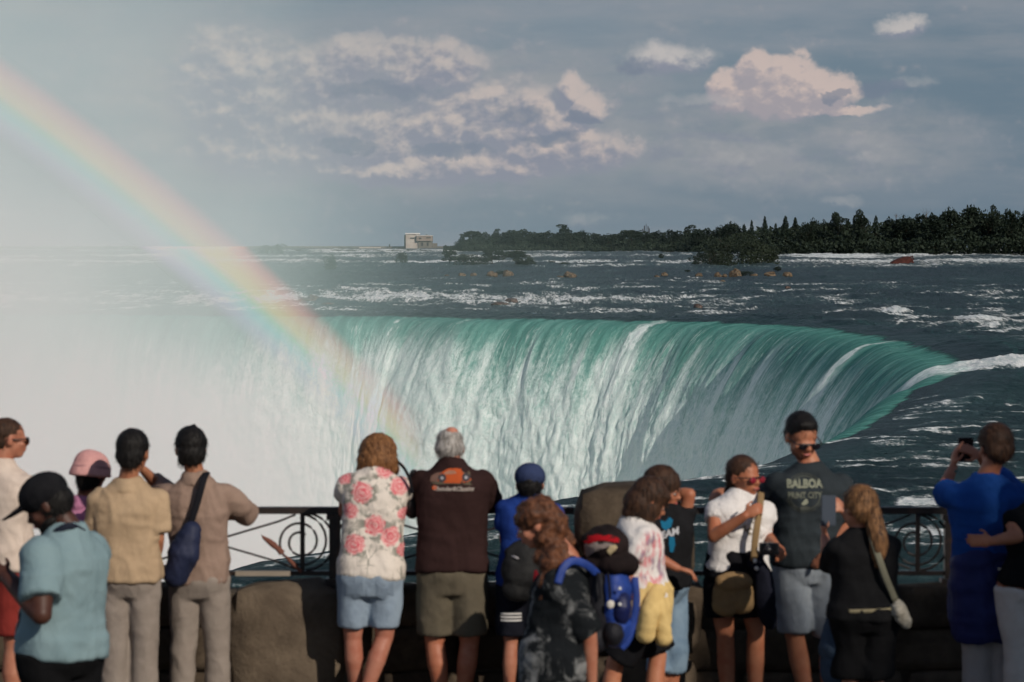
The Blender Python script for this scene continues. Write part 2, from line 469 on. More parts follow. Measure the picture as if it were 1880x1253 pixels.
def river_foam(x, y, sd):
    """how readily the water breaks white, 0..1"""
    px, py = to_px(x, y, river_base(y))
    f = 0.19 + 0.16 * fbm(x / 22.0, y / 30.0, 3, 41)
    # far rapids in rows
    row = 0.5 + 0.5 * np.sin((py + 2.2 * fbm(px / 240.0, py / 9.0, 3, 51) * 2) * 2 * np.pi / 10.5 + 1.0)
    rap = sstep(497, 490, py) * sstep(455, 461, py)
    gate = 0.5 + 0.5 * np.clip(fbm(px / 200.0, py / 14.0, 3, 55) * 1.8, -1, 1)
    f = np.maximum(f, rap * (0.22 + 0.38 * row * (0.45 + 0.55 * gate) + 0.07 * sstep(1420, 1500, px)))
    # belt of broken water above the far brink
    cen = np.interp(px, [300, 600, 800, 1000, 1180, 1300], [552, 546, 549, 553, 551, 556])
    wid = np.interp(px, [300, 800, 1100, 1300], [11, 13, 12, 9])
    amp = np.interp(px, [200, 480, 1150, 1280, 1380], [0.5, 0.72, 0.62, 0.38, 0.0])
    belt = np.exp(-((py - cen) / wid) ** 2) * amp * (0.78 + 0.40 * fbm(px / 60.0, py / 9.0, 3, 61))
    f = np.maximum(f, belt)
    # thin lines of foam across the middle river
    ln = ridge(px / 260.0, py / 9.0 + px * 0.0009, 3, 71)
    mid = sstep(500, 512, py) * sstep(640, 600, py)
    f = np.maximum(f, mid * (0.20 + 0.40 * sstep(0.45, 0.95, ln)) * (0.92 - 0.12 * sstep(1200, 1600, px)))
    calm = sstep(497, 502, py) * sstep(530, 518, py)
    f = f * (1 - 0.22 * calm)
    # near river: scattered breaking crests that follow the current
    ang = 0.18
    xr = x * math.cos(ang) + y * math.sin(ang); yr = -x * math.sin(ang) + y * math.cos(ang)
    nr = ridge(xr / 9.0, yr / 7.0, 3, 81)
    near = sstep(640, 760, py)
    f = np.maximum(f * (1 - near * 0.4), near * (0.14 + 0.40 * sstep(0.42, 0.92, nr)))
    crest = np.exp(-((py - (922 + (px - 1700) * -0.05)) / 14.0) ** 2) * sstep(1600, 1670, px) * sstep(1790, 1720, px)
    f = np.maximum(f, crest * 0.68)
    for cx, cy, w, dp, h, fo in SURGE:
        c = on_z(cx, cy, 0.0)
        k = np.exp(-((x - c.x) / w) ** 2 - ((y - c.y) / dp) ** 2)
        f = f + k * fo * 0.6
    # curved foam lines running into the right part of the brink
    for pts, w, a in (([(1460, 640), (1560, 612), (1640, 606), (1760, 596), (1900, 588)], 3.5, .46),
                      ([(1570, 618), (1620, 610), (1660, 590), (1700, 583), (1800, 590)], 3.5, .52),
                      ([(1600, 640), (1660, 625), (1740, 615), (1900, 604)], 3.5, .48),
                      ([(1640, 700), (1740, 690), (1830, 698), (1900, 700)], 3.0, .42)):
        qx = [p[0] for p in pts]; qy = [p[1] for p in pts]
        yy = np.interp(px, qx, qy); m = (px > qx[0]) & (px < qx[-1])
        f = np.maximum(f, m * np.exp(-((py - yy - 2 * fbm(px / 30.0, py / 30.0, 2, 91)) / w) ** 2) * a)
    f = np.maximum(f, notch(x, y) * 0.95)
    # glassy water just before the lip on the far side
    glass = sstep(16, 4, sd) * (1 - notch(x, y)) * sstep(150, 260, y)
    f = f + crests(x, y) * (0.10 + 0.08 * sstep(140, 320, y)) * sstep(0.0, 0.2, f + 0.1)
    f = f * (1 - 0.8 * glass)
    return np.clip(f, 0, 1)

# ---- water material ----
def river_look(g):
    """colour, foam mask and relief of the open river; features lengthen up-river like the swell does"""
    oc = g.coord('Object'); ox, oy, oz = g.sep(oc)
    foam = g.attr('foam')
    LY = oy._m('LOGARITHM', math.e)
    def rn(sx, ly, det, rough, off=0.0, dist=0.0):
        return g.noise(g.comb(ox * sx + off, LY * ly, oz * 1.3 + off), 1.0, det, rough, dist)
    n1 = rn(0.42, 26.0, 8, 0.62, 0.0, 0.3)
    n2 = rn(0.10, 11.0, 6, 0.60, 3.0, 0.4)
    n3 = rn(2.2, 95.0, 5, 0.68, 7.0)
    pat = n1 * 0.36 + n2 * 0.16 + n3 * 0.48
    ff = (pat + foam * 0.60).ss(0.755, 0.885)
    thin = (pat + foam * 0.60).ss(0.64, 0.82)
    wat = g.mix(rn(0.05, 6.0, 3, 0.5, 5.0).ss(0.35, 0.7), (0.007, 0.021, 0.023), (0.014, 0.038, 0.038))
    wat = g.mix(thin * 0.26, wat, (0.11, 0.20, 0.20))
    colr = g.mix(ff, wat, g.mix(n3.ss(0.35, 0.65), (0.50, 0.57, 0.57), (0.84, 0.85, 0.83)))
    bh = rn(1.1, 60.0, 8, 0.66, 9.0, 0.3) + ff * 0.4
    return colr, ff, bh

def river_bsdf(g, colr, ff, nb):
    dif = g.new('ShaderNodeBsdfDiffuse'); g.put(dif.inputs[0], colr); g.put(dif.inputs['Normal'], nb)
    glo = g.new('ShaderNodeBsdfGlossy'); glo.inputs[0].default_value = (1, 1, 1, 1); glo.inputs['Roughness'].default_value = 0.30; g.put(glo.inputs['Normal'], nb)
    lw = g.new('ShaderNodeLayerWeight'); lw.inputs[0].default_value = 0.35; g.put(lw.inputs['Normal'], nb)
    fz = V(g.nt, lw.outputs['Facing'])
    ms = g.new('ShaderNodeMixShader'); g.put(ms.inputs[0], (fz.pw(5.0) * 0.27 + 0.015) * (1.0 - ff)); g.nt.links.new(dif.outputs[0], ms.inputs[1]); g.nt.links.new(glo.outputs[0], ms.inputs[2])
    om = g.new('ShaderNodeOutputMaterial'); g.nt.links.new(ms.outputs[0], om.inputs[0])

m_river, g = material('river_water')
colr, ff, bh = river_look(g)
colr = g.mix(g.attr('lip'), colr, (0.035, 0.20, 0.165))
river_bsdf(g, colr, ff, g.bump(bh, 1.0, 0.5))

# ---- river mesh: rows closer together where the surface lies nearer ----
ys = np.r_[np.linspace(1250, 1085, 30, endpoint=False), np.arange(1085, 700, -1.5), np.arange(700, 458.6, -1.15)]
def inv_depth(py):     # depth at which the base surface is seen at photograph height py
    Yt = np.r_[np.linspace(30, 500, 2000), np.linspace(500, 2600, 2000)]
    pyt = to_px(0 * Yt, Yt, river_base(Yt))[1]
    return np.interp(-py, -pyt, Yt)
Yr = inv_depth(ys)
Yr = np.r_[Yr, np.linspace(Yr[-1] + 30, 3000, 12)]
xs = np.r_[np.linspace(-2200, -260, 40), np.arange(-240, 2100, 2.5), np.linspace(2110, 4600, 50)]
YY, XX = np.meshgrid(Yr, xs, indexing='ij')
XX = (XX - 940.0) / FPX * YY
SD = brink_dist(XX, YY)
ZZ = river_z(XX, YY, SD)
keep = SD > rollw(YY) * 0.91
F = river_foam(XX, YY, SD)
fc = grid_faces(len(Yr), len(xs), keep)
vv = np.stack([XX, YY, ZZ], -1).reshape(-1, 3)
vv, fc, at_, _ = compact(vv, fc, {'foam': F.ravel(), 'lip': (sstep(13, 6, SD) * 0.22 * sstep(170, 240, YY)).ravel()})
river = mesh_obj('river', vv, fc, m_river, smooth=True, attrs=at_)
tag(river, kind='structure', label='dark teal river with foam streaks and rapids running to the brink')

# ---- falling water ----
m_fall, g = material('falling_water')
uvc = g.coord('UV'); U, T, _w = g.sep(uvc)
foam = g.attr('foam'); drop = g.attr('drop'); streak = g.attr('streak'); lipa = g.attr('lip')
def un(su, st, det=5.0, rough=0.55, off=0.0, dist=0.0):
    return g.noise(g.comb(U * su + off, T * st, off), 1.0, det, rough, dist)
wave1 = un(0.22, 0.012, 5, 0.6, 0.0)
wave2 = un(0.55, 0.060, 6, 0.60, 11.0, 0.5)
lump = un(0.62, 0.42, 8, 0.72, 23.0, 0.9)
lump2 = un(1.5, 0.60, 6, 0.70, 47.0, 0.7)
fine = un(3.0, 1.7, 5, 0.75, 31.0, 0.5)
tt = (drop / 22.0).clamp()
v = wave1 * 0.34 + wave2 * 0.16 + lump * (tt * 0.18 + 0.12) + lump2 * (tt * 0.10 + 0.12) + fine * 0.20
ff_ = g.mix
white = (v + streak * 0.34 + tt * 0.13 + foam * 0.06).ss(0.50, 0.68)
white = white * (drop.ss(0.3, 6.0) * 0.80 + 0.04)
edge_n = (lump2 - 0.5) * 0.55 + (fine - 0.5) * 0.40
chute = ((streak + edge_n - 0.50).ss(0.0, 0.35) * drop.ss(-0.6, 0.6)) * (lump2 + fine + lump * 0.4).ss(0.78, 1.04)
thr = un(1.9, 0.16, 3, 0.6, 61.0, 0.6)
thread = (thr - 0.5).ab().ss(0.022, 0.004) * un(0.5, 0.10, 3, 0.6, 71.0).ss(0.46, 0.60) * drop.ss(-0.2, 1.5) * 0.62
white = white.mx(thread)
white = white.mx(chute).mx((foam - 0.50).ss(0.0, 0.30) * (lump2 + fine).ss(0.72, 0.98)).clamp()
deep = g.mix(wave2.ss(0.3, 0.7), (0.045, 0.180, 0.155), (0.125, 0.345, 0.295))
pale = g.mix(tt, (0.26, 0.52, 0.46), (0.36, 0.56, 0.53))
body = g.mix((v + tt * 0.30).ss(0.44, 0.80), deep, pale)
wcol = g.mix((lump * 0.6 + lump2 * 0.6 + fine * 0.7).ss(0.68, 1.10), (0.47, 0.64, 0.61), (0.80, 0.88, 0.86))
colr = g.mix(white, body, wcol)
# at the very top the sheet is still the dark river
topc, topf, toph = river_look(g)
lm = (lipa + (wave1 - 0.5) * 0.9 + (lump2 - 0.5) * 0.3).ss(0.34, 0.66)
colr = g.mix(lm, topc, colr)
bh = (lump * 1.1 + lump2 * 0.6 + fine * 0.3 + wave2 * 0.5) * lm + toph * (1.0 - lm) * 0.9
river_bsdf(g, colr, (white * lm).mx(topf * (1.0 - lm)).mx(lm * 0.75), g.bump(bh, 0.5, 0.7))

# columns: spacing follows how large the sheet shows
pxs = to_px(brink[:, 0], brink[:, 1], brink[:, 0] * 0)[0]
dens_ = np.clip(np.abs(np.diff(pxs)) / 1.9, 0.02, None)
vis = (np.arange(len(dens_)) < 24 * 21)
dens_ = np.where(vis, np.maximum(dens_, np.diff(seg) / 0.45), np.maximum(dens_ * 0.55, np.diff(seg) / 0.9))
dens_[pxs[:-1] < -200] *= 0.15
cum = np.r_[0, np.cumsum(dens_)]
nU = int(cum[-1])
su = np.interp(np.linspace(0, cum[-1], nU), cum, seg)
bx = np.stack([np.interp(su, _su, _bp[:, 0]), np.interp(su, _su, _bp[:, 1])], -1)
# smoothed normals so the stream lines do not cross near the lip
tn = np.stack([np.interp(su + 7, seg, brink[:, 0]) - np.interp(su - 7, seg, brink[:, 0]), np.interp(su + 7, seg, brink[:, 1]) - np.interp(su - 7, seg, brink[:, 1])], -1)
tn /= np.linalg.norm(tn, axis=1)[:, None]
nn = np.stack([tn[:, 1], -tn[:, 0]], -1)
# along the far side the current also carries the water to the left
drift = np.interp(su, [0, 24, seg[24 * 6], seg[24 * 11], seg[24 * 16], seg[24 * 19], seg[-1]], [0, 0, 0.0, -0.30, -0.25, 0.0, 0.0])
nn = nn + np.stack([drift, drift * 0], -1); nn /= np.linalg.norm(nn, axis=1)[:, None]
ts = np.r_[np.linspace(-ROLL - 1.5, 0, 20, endpoint=False), np.linspace(0, 1, 150) ** 1.45 * 62.0]
S_, T_ = np.meshgrid(su, ts, indexing='ij')
thick = np.clip(fbm(su / 8.0, su * 0, 2, 121), -1, 1)[:, None] * 0.30
ru = rollw(bx[:, 1:2])
v0 = np.interp(su, [0, seg[24 * 10], seg[24 * 17], seg[-1]], [4.6, 6.2, 6.6, 4.0])[:, None] + thick
slope0 = 2 * 0.9 / ROLL
run = np.where(T_ < 0, T_ * ru / ROLL, 0.0)
fall = np.where(T_ > 0, T_, 0.0)
# arc length to horizontal run: x from drop
dropz = np.where(fall > 0, fall * sstep(0, 9, fall) * 0.86 + fall * (1 - sstep(0, 9, fall)) * 0.35, 0)
hz = v0 * (np.sqrt(2 * 9.81 * dropz + (slope0 * v0) ** 2) - slope0 * v0) / 9.81
hz = hz * (1 - 0.22 * sstep(8, 50, dropz))
froth = np.clip(fbm(S_ / 1.3, T_ / 2.2, 4, 151), -1, 1)
xx = bx[:, 0:1] + nn[:, 0:1] * (run + hz)
yy = bx[:, 1:2] + nn[:, 1:2] * (run + hz)
sd_ = brink_dist(xx[:, :20], yy[:, :20])
sdf = np.concatenate([np.maximum(sd_, 0.0), np.zeros((len(su), len(ts) - 20))], 1)
zt = river_z(xx[:, :20], yy[:, :20], np.maximum(sd_, 0.0))
zl = zt[:, -1:]
zz = np.concatenate([zt, np.broadcast_to(zl, (len(su), len(ts) - 20)) - dropz[:, 20:]], 1)
# relief of the sheet: flutes, then clots of broken water
amp = sstep(0.5, 22, dropz)
fl = fbm(S_ / 5.5 + fbm(S_ / 9, T_ / 20, 2, 117), T_ / 30.0, 3, 101) * 0.9 + fbm(S_ / 0.9, T_ / 6.0, 3, 103) * 0.20
cl = ridge(S_ / 4.6 + fbm(S_ / 6, T_ / 8, 2, 105) * 1.4, T_ / 4.6, 4, 107) * 0.30 + fbm(S_ / 1.9 + fbm(S_ / 4, T_ / 5, 2, 115), T_ / 3.4, 4, 108) * 0.55 + fbm(S_ / 1.1, T_ / 2.0, 3, 109) * 0.22
rel = fl * 0.55 * sstep(0.0, 4, dropz) + cl * amp * 0.62
xx = xx + nn[:, 0:1] * rel; yy = yy + nn[:, 1:2] * rel
# bold white chutes at chosen places of the brink: photograph x of the lip, width (m), strength
bpx = to_px(bx[:, 0], bx[:, 1], bx[:, 0] * 0)[0]
fara = su < seg[24 * 18]
strk = np.zeros(len(su))
for cx, w, a in ((735, 10, .92), (775, 34, .50), (850, 26, .74), (830, 60, .42), (1193, 24, 1.08), (1180, 44, .52), (700, 26, .35), (1010, 10, .45), (1105, 9, .40), (1330, 8, .35), (1475, 9, .45), (500, 60, .25), (600, 26, .3), (930, 20, .2), (1420, 7, .4), (1600, 11, 1.0), (1640, 8, .45)):
    strk = np.maximum(strk, np.exp(-((bpx - cx) / w) ** 2) * a * fara)
tipd = np.exp(-((su - seg[24 * 18]) / 19.0) ** 2)
strk = np.maximum(strk, tipd * 0.95)
strk = strk + 0.16 * fbm(su / 9.0, su * 0, 3, 141)
strk2 = strk[:, None] * (0.80 + 0.30 * froth + 0.35 * fbm(S_ / 2.0, T_ / 7.0, 3, 113)) * (1 - 0.30 * sstep(10, 45, dropz))
nearside = sstep(seg[24 * 19], seg[24 * 21], su)[:, None]
strk2 = strk2 * (1 - nearside) - 0.22 * nearside
dark_lip = sstep(seg[24 * 23], seg[24 * 25], su)[:, None]
near_lip = sstep(seg[24 * 18], seg[24 * 20], su)[:, None]
lip = np.clip(sstep(5.5, -0.5, sdf * ROLL / ru) * 0.9 * (1 - near_lip) + sstep(2.5, -0.5, sdf * ROLL / ru) * 0.8 * near_lip + dropz * 0.6, 0, 1) * (1 - 0.92 * dark_lip)
foamc = river_foam(xx, yy, sdf)
vv = np.stack([xx, yy, zz], -1).reshape(-1, 3)
fc = grid_faces(len(su), len(ts))
falls = mesh_obj('waterfall', vv, fc, m_fall, smooth=True, uv=np.stack([S_, T_], -1).reshape(-1, 2),
                 attrs={'foam': foamc, 'drop': dropz, 'streak': strk2, 'lip': lip})
tag(falls, kind='structure', label='curved curtain of green and white water pouring into the gorge')

# ---- plunge basin and cliff behind the curtain ----
m_pool, g = material('plunge_pool_foam')
oc = g.coord('Object')
g.pbr(g.mix(g.noise(oc, 0.1, 6, 0.6).ss(0.4, 0.65), (0.45, 0.58, 0.55), (0.8, 0.82, 0.8)), 0.6, 0.2, g.bump(g.noise(oc, 0.4, 6), 0.6, 1.0))
pv = [(-420, 30, -53), (90, 30, -53), (90, 520, -53), (-420, 520, -53)]
tag(mesh_obj('plunge_pool_water', pv, [(0, 1, 2, 3)], m_pool), kind='structure', label='white churning water at the foot of the falls')
# ------------------------------------------------------------------ spray rising out of the gorge
def box_verts(x0, x1, y0, y1, z0, z1):
    return [(x, y, z) for z in (z0, z1) for y in (y0, y1) for x in (x0, x1)], [(0, 2, 3, 1), (4, 5, 7, 6), (0, 1, 5, 4), (2, 6, 7, 3), (0, 4, 6, 2), (1, 3, 7, 5)]

def vol_mat(name):
    m = bpy.data.materials.new(name); m.use_nodes = True
    g = G(m.node_tree); return m, g

m_mist, g = vol_mat('spray_mist')
oc = g.coord('Object'); x, y, z = g.sep(oc)
n = g.noise(g.vm('MULTIPLY', oc, (1 / 34.0, 1 / 60.0, 1 / 30.0)), 1.0, 3, 0.55, 0.6)
n_up = g.noise(g.vm('MULTIPLY', oc, (1 / 26.0, 1 / 90.0, 1 / 44.0)), 1.0, 2, 0.5, 0.8)
br = x / y                                        # bearing from the terrace: the plume drifts away to the left
drift = x + (n_up - 0.5) * 34.0 + z * 0.10
up = drift.ss(-2.0, -50.0)                        # plume above the river
up = up * up * z.ss(150.0, 0.0)
lowx = (x + (n - 0.5) * 22.0).ss(6.0, -42.0)       # spray filling the gorge
lowx = lowx * lowx
low = z.ss(3.0, -22.0) * lowx
foot = z.ss(-14.0, -48.0) * x.ss(40.0, -6.0)
dn = (up * 0.0048 + drift.ss(26.0, -40.0) * z.ss(60.0, 0.0) * 0.0011 + low * 0.0125 + drift.ss(-12.0, -62.0) * z.ss(26.0, 3.0) * 0.0085 + foot * 0.012 + z.ss(2.0, -24.0) * 0.0019) * ((n - 0.5) * 2.6 + 1.0).mx(0.25) * y.ss(92.0, 135.0)
vs = g.new('ShaderNodeVolumeScatter'); vs.inputs['Color'].default_value = (0.59, 0.805, 0.775, 1); vs.inputs['Anisotropy'].default_value = -0.28
g.put(vs.inputs['Density'], dn)
o = g.new('ShaderNodeOutputMaterial'); g.nt.links.new(vs.outputs[0], o.inputs['Volume'])
bv, bf = box_verts(-300, 44, 88, 432, -52.5, 110)
mist = mesh_obj('mist', bv, bf, m_mist)
tag(mist, kind='stuff', label='thick white spray drifting up from the falls on the left')
m_mist.cycles.volume_step_rate = 1.5

# ------------------------------------------------------------------ rainbow: the shell of drops that return coloured sunlight
m_bow, g = vol_mat('rainbow_drops')
oc = g.coord('Object')
ax = -SUN_DIR
x, y, z = g.sep(oc)
rel = g.vm('NORMALIZE', g.vm('SUBTRACT', oc, tuple(CAM)))
cosa = g.vm('DOT_PRODUCT', rel, tuple(ax), out=1)
ang = cosa._m('ARCCOSINE') * (180 / math.pi)
A0, A1 = 40.42, 41.92
t = ang.lin(A0, A1)
col = g.ramp(t, [(0.0, (0.55, 0.45, 1.0)), (0.22, (0.30, 0.48, 1.0)), (0.36, (0.12, 0.85, 0.85)), (0.46, (0.25, 1.0, 0.30)), (0.56, (0.95, 0.95, 0.12)),
                 (0.68, (1.0, 0.48, 0.10)), (0.82, (1.0, 0.26, 0.16)), (1.0, (1.0, 0.25, 0.22))])
edge = t.ss(0.0, 0.36) * t.ss(1.0, 0.66)
vs = g.new('ShaderNodeVolumeScatter'); g.put(vs.inputs['Color'], col); vs.inputs['Anisotropy'].default_value = -0.72
g.put(vs.inputs['Density'], edge * 0.0044 * (x / y).ss(-0.029, -0.041))
o = g.new('ShaderNodeOutputMaterial'); g.nt.links.new(vs.outputs[0], o.inputs['Volume'])
e1 = ax.cross(Vector((0, 0, 1))).normalized(); e2 = e1.cross(ax).normalized()
def bow_pt(ang_d, ph, dist):
    a = R(ang_d); dvec = ax * math.cos(a) + (e1 * math.cos(ph) + e2 * math.sin(ph)) * math.sin(a)
    return CAM + dvec * (dist / dvec.y)
_phs = []
for px, py in ((-260, 50), (790, 935)):
    r = ray(px, py).normalized(); _phs.append(math.atan2(r.dot(e2), r.dot(e1)))
nph = 60; rv = []
for k in range(nph):
    ph = _phs[0] + (_phs[1] - _phs[0]) * k / (nph - 1)
    for an, ds in ((A0, 62), (A1, 62), (A1, 86), (A0, 86)): rv.append(tuple(bow_pt(an, ph, ds)))
rf = []
for k in range(nph - 1):
    for c in range(4):
        rf.append((k * 4 + c, k * 4 + (c + 1) % 4, k * 4 + 4 + (c + 1) % 4, k * 4 + 4 + c))
rf += [(3, 2, 1, 0), tuple((nph - 1) * 4 + c for c in range(4))]
bow = mesh_obj('rainbow', rv, rf, m_bow)
tag(bow, kind='stuff', label='rainbow arcing down through the spray to the falls')
m_bow.cycles.volume_step_rate = 4.0
# ------------------------------------------------------------------ far shore, trees, islets, rocks, buildings
rng = random.Random(7)
def leaf_mat(name, c1, c2, rough=0.7):
    m, g = material(name)
    oc = g.coord('Object')
    n = g.new('ShaderNodeObjectInfo')
    rnd = V(g.nt, n.outputs['Random'])
    c = g.mix(g.noise(oc, 0.45, 4, 0.6).ss(0.35, 0.65), c1, c2)
    c = g.mix(rnd * 0.5, c, tuple(x * 1.25 for x in c2))
    g.pbr(c, rough, 0.15); return m
m_leaf = leaf_mat('dark_foliage', (0.010, 0.018, 0.013), (0.019, 0.029, 0.018))  # cloud shade over the far bank is put into these leaf colours
m_conifer = leaf_mat('conifer_foliage', (0.011, 0.020, 0.015), (0.019, 0.032, 0.021))
m_shrub = leaf_mat('islet_foliage', (0.013, 0.021, 0.013), (0.026, 0.036, 0.020))
m_bark, g = material('bark'); g.pbr((0.045, 0.035, 0.028), 0.9, 0.1)

def leaf_cloud(pts, size, r):
    """small tilted leaf-clump quads at pts"""
    n = len(pts); rr = np.random.RandomState(r)
    a = rr.normal(size=(n, 3)); a /= np.linalg.norm(a, axis=1)[:, None]
    b = rr.normal(size=(n, 3)); b -= (a * b).sum(1)[:, None] * a; b /= np.linalg.norm(b, axis=1)[:, None]
    s = (size * rr.uniform(0.6, 1.35, n))[:, None]
    v = np.stack([pts - a * s, pts - b * s * 0.6, pts + a * s, pts + b * s * 0.6], 1).reshape(-1, 3)
    return v, np.arange(n * 4).reshape(n, 4)

def crown_points(lobes, n, r):
    rr = np.random.RandomState(r); out = []
    w = np.array([l[3] * l[4] * l[5] for l in lobes]) ** 0.67; w /= w.sum()
    for l, k in zip(lobes, (w * n).astype(int) + 1):
        d = rr.normal(size=(k, 3)); d /= np.linalg.norm(d, axis=1)[:, None]
        rad = rr.uniform(0.55, 1.0, k) ** 0.6 * (1 + 0.16 * np.sin(d[:, 0] * 7 + l[0]) * np.cos(d[:, 2] * 6))
        out.append(np.array(l[:3]) + d * rad[:, None] * np.array(l[3:6]))
    return np.concatenate(out)

def tube(path, rads, sides=6):
    path = [Vector(p) for p in path]; vs = []; fs = []
    for i, p in enumerate(path):
        t = (path[min(i + 1, len(path) - 1)] - path[max(i - 1, 0)]).normalized()
        u = t.orthogonal().normalized(); w = t.cross(u)
        for k in range(sides):
            a = 2 * math.pi * k / sides; vs.append(p + (u * math.cos(a) + w * math.sin(a)) * rads[i])
    for i in range(len(path) - 1):
        for k in range(sides):
            fs.append((i * sides + k, i * sides + (k + 1) % sides, (i + 1) * sides + (k + 1) % sides, (i + 1) * sides + k))
    fs.append(tuple(reversed(range(sides)))); fs.append(tuple(range((len(path) - 1) * sides, len(path) * sides)))
    return vs, fs

def merge(parts):
    V_, F_ = [], []
    for v, f in parts:
        o = len(V_); V_.extend([tuple(a) for a in v]); F_.extend([tuple(i + o for i in q) for q in f])
    return V_, F_

def tree_meshes(kind, seed):
    """unit-height tree: crown mesh and trunk mesh"""
    r = random.Random(seed); lobes = []
    if kind == 'conifer':
        pts = []; rr = np.random.RandomState(seed)
        for k in range(30):
            z = 0.08 + 0.90 * k / 30; w = 0.21 * (1 - z) ** 0.85 + 0.012
            m = int(90 * (w / 0.2)) + 16
            a = rr.uniform(0, 6.28, m); q = rr.uniform(0.25, 1.0, m) ** 0.6 * (1 + 0.25 * np.sin(a * 5 + k))
            pts.append(np.stack([np.cos(a) * q * w, np.sin(a) * q * w, z - q * w * 0.32 + rr.normal(0, 0.016, m)], -1))
        v, f = leaf_cloud(np.concatenate(pts), 0.021, seed)
    else:
        if kind == 'round': sp = [(0, 0, .62, .30, .30, .34)] + [(r.uniform(-.2, .2), r.uniform(-.2, .2), r.uniform(.4, .85), .15, .15, .12) for _ in range(9)]
        elif kind == 'umbrella': sp = [(0, 0, .80, .34, .30, .15)] + [(r.uniform(-.28, .28), r.uniform(-.2, .2), r.uniform(.70, .9), .13, .13, .08) for _ in range(8)] + [(0.02, 0, .45, .10, .10, .16)]
        elif kind == 'ragged': sp = [(r.uniform(-.26, .26), r.uniform(-.2, .2), r.uniform(.25, .93), r.uniform(.09, .16), r.uniform(.09, .16), r.uniform(.07, .12)) for _ in range(19)]
        else: sp = [(0, 0, .30, .5, .42, .36)] + [(r.uniform(-.42, .42), r.uniform(-.3, .3), r.uniform(.12, .72), .22, .22, .2) for _ in range(12)]
        v, f = leaf_cloud(crown_points(sp, 2600, seed), 0.030, seed)
    limbs = [tube([(0, 0, -.02), (0.01, 0, .3), (0, .01, .7)], [.022, .017, .008])]
    if kind != 'conifer':
        for k in range(5):
            a = r.uniform(0, 6.28); z0 = r.uniform(.25, .5)
            limbs.append(tube([(0, 0, z0), (math.cos(a) * .12, math.sin(a) * .12, z0 + .17), (math.cos(a) * .22, math.sin(a) * .22, z0 + .3)], [.012, .008, .004], 5))
    tv, tf = merge(limbs)
    return (v, f), (tv, tf)

PROTO = {}
def tree_proto(kind, seed, mat):
    key = (kind, seed, mat.name)
    if key not in PROTO:
        (cv, cf), (tv, tf) = tree_meshes(kind, seed)
        mc = bpy.data.meshes.new('crown'); mc.from_pydata(cv.tolist(), [], cf.tolist()); mc.materials.append(mat)
        mt = bpy.data.meshes.new('trunk'); mt.from_pydata([tuple(x) for x in tv], [], tf); mt.materials.append(m_bark)
        PROTO[key] = (mc, mt)
    return PROTO[key]

def plant_tree(name, kind, seed, mat, loc, h, wid, label, cat, group=None, rz=None):
    mc, mt = tree_proto(kind, seed, mat)
    e = empty(name, loc, rng.uniform(0, 6.28) if rz is None else rz)
    e.scale = (wid, wid, h)
    for nm, me in (('crown', mc), ('trunk', mt)):
        link(bpy.data.objects.new(nm, me), e)
    tag(e, label, cat, group); return e

def shore_depth(px):
    yb = np.interp(px, [400, 830, 1000, 1250, 1420, 1880, 2300], [463.5, 464, 464, 465.5, 469.5, 471.5, 474])
    return float(inv_depth(np.array([yb]))[0])

# land
m_land, g = material('shore_land')
g.pbr(g.mix(g.noise(g.coord('Object'), 0.02, 5, 0.6), (0.030, 0.038, 0.024), (0.055, 0.055, 0.038)), 0.9, 0.1)
pxl = list(range(-2200, 5000, 60)); lv = []; lf = []
for i, px in enumerate(pxl):
    Yd = shore_depth(px) + 6 * math.sin(px * 0.013)
    zr = float(river_base(Yd))
    for j, (yy_, dz_) in enumerate(((Yd - 3, -0.6), (Yd + 1, 0.35), (Yd + 12, 0.9), (max(Yd + 60, 2300), None), (6000, None), (40000, None))):
        z_ = zr + dz_ if dz_ is not None else (9.55 if j == 3 else 9.8)
        lv.append(((px - 940) / FPX * yy_, yy_, z_))
for i in range(len(pxl) - 1):
    for j in range(5): lf.append((i * 6 + j, i * 6 + 6 + j, i * 6 + 7 + j, i * 6 + 1 + j))
tag(mesh_obj('far_shore_ground', lv, lf, m_land, smooth=True), kind='structure', label='low dark land along the far bank')

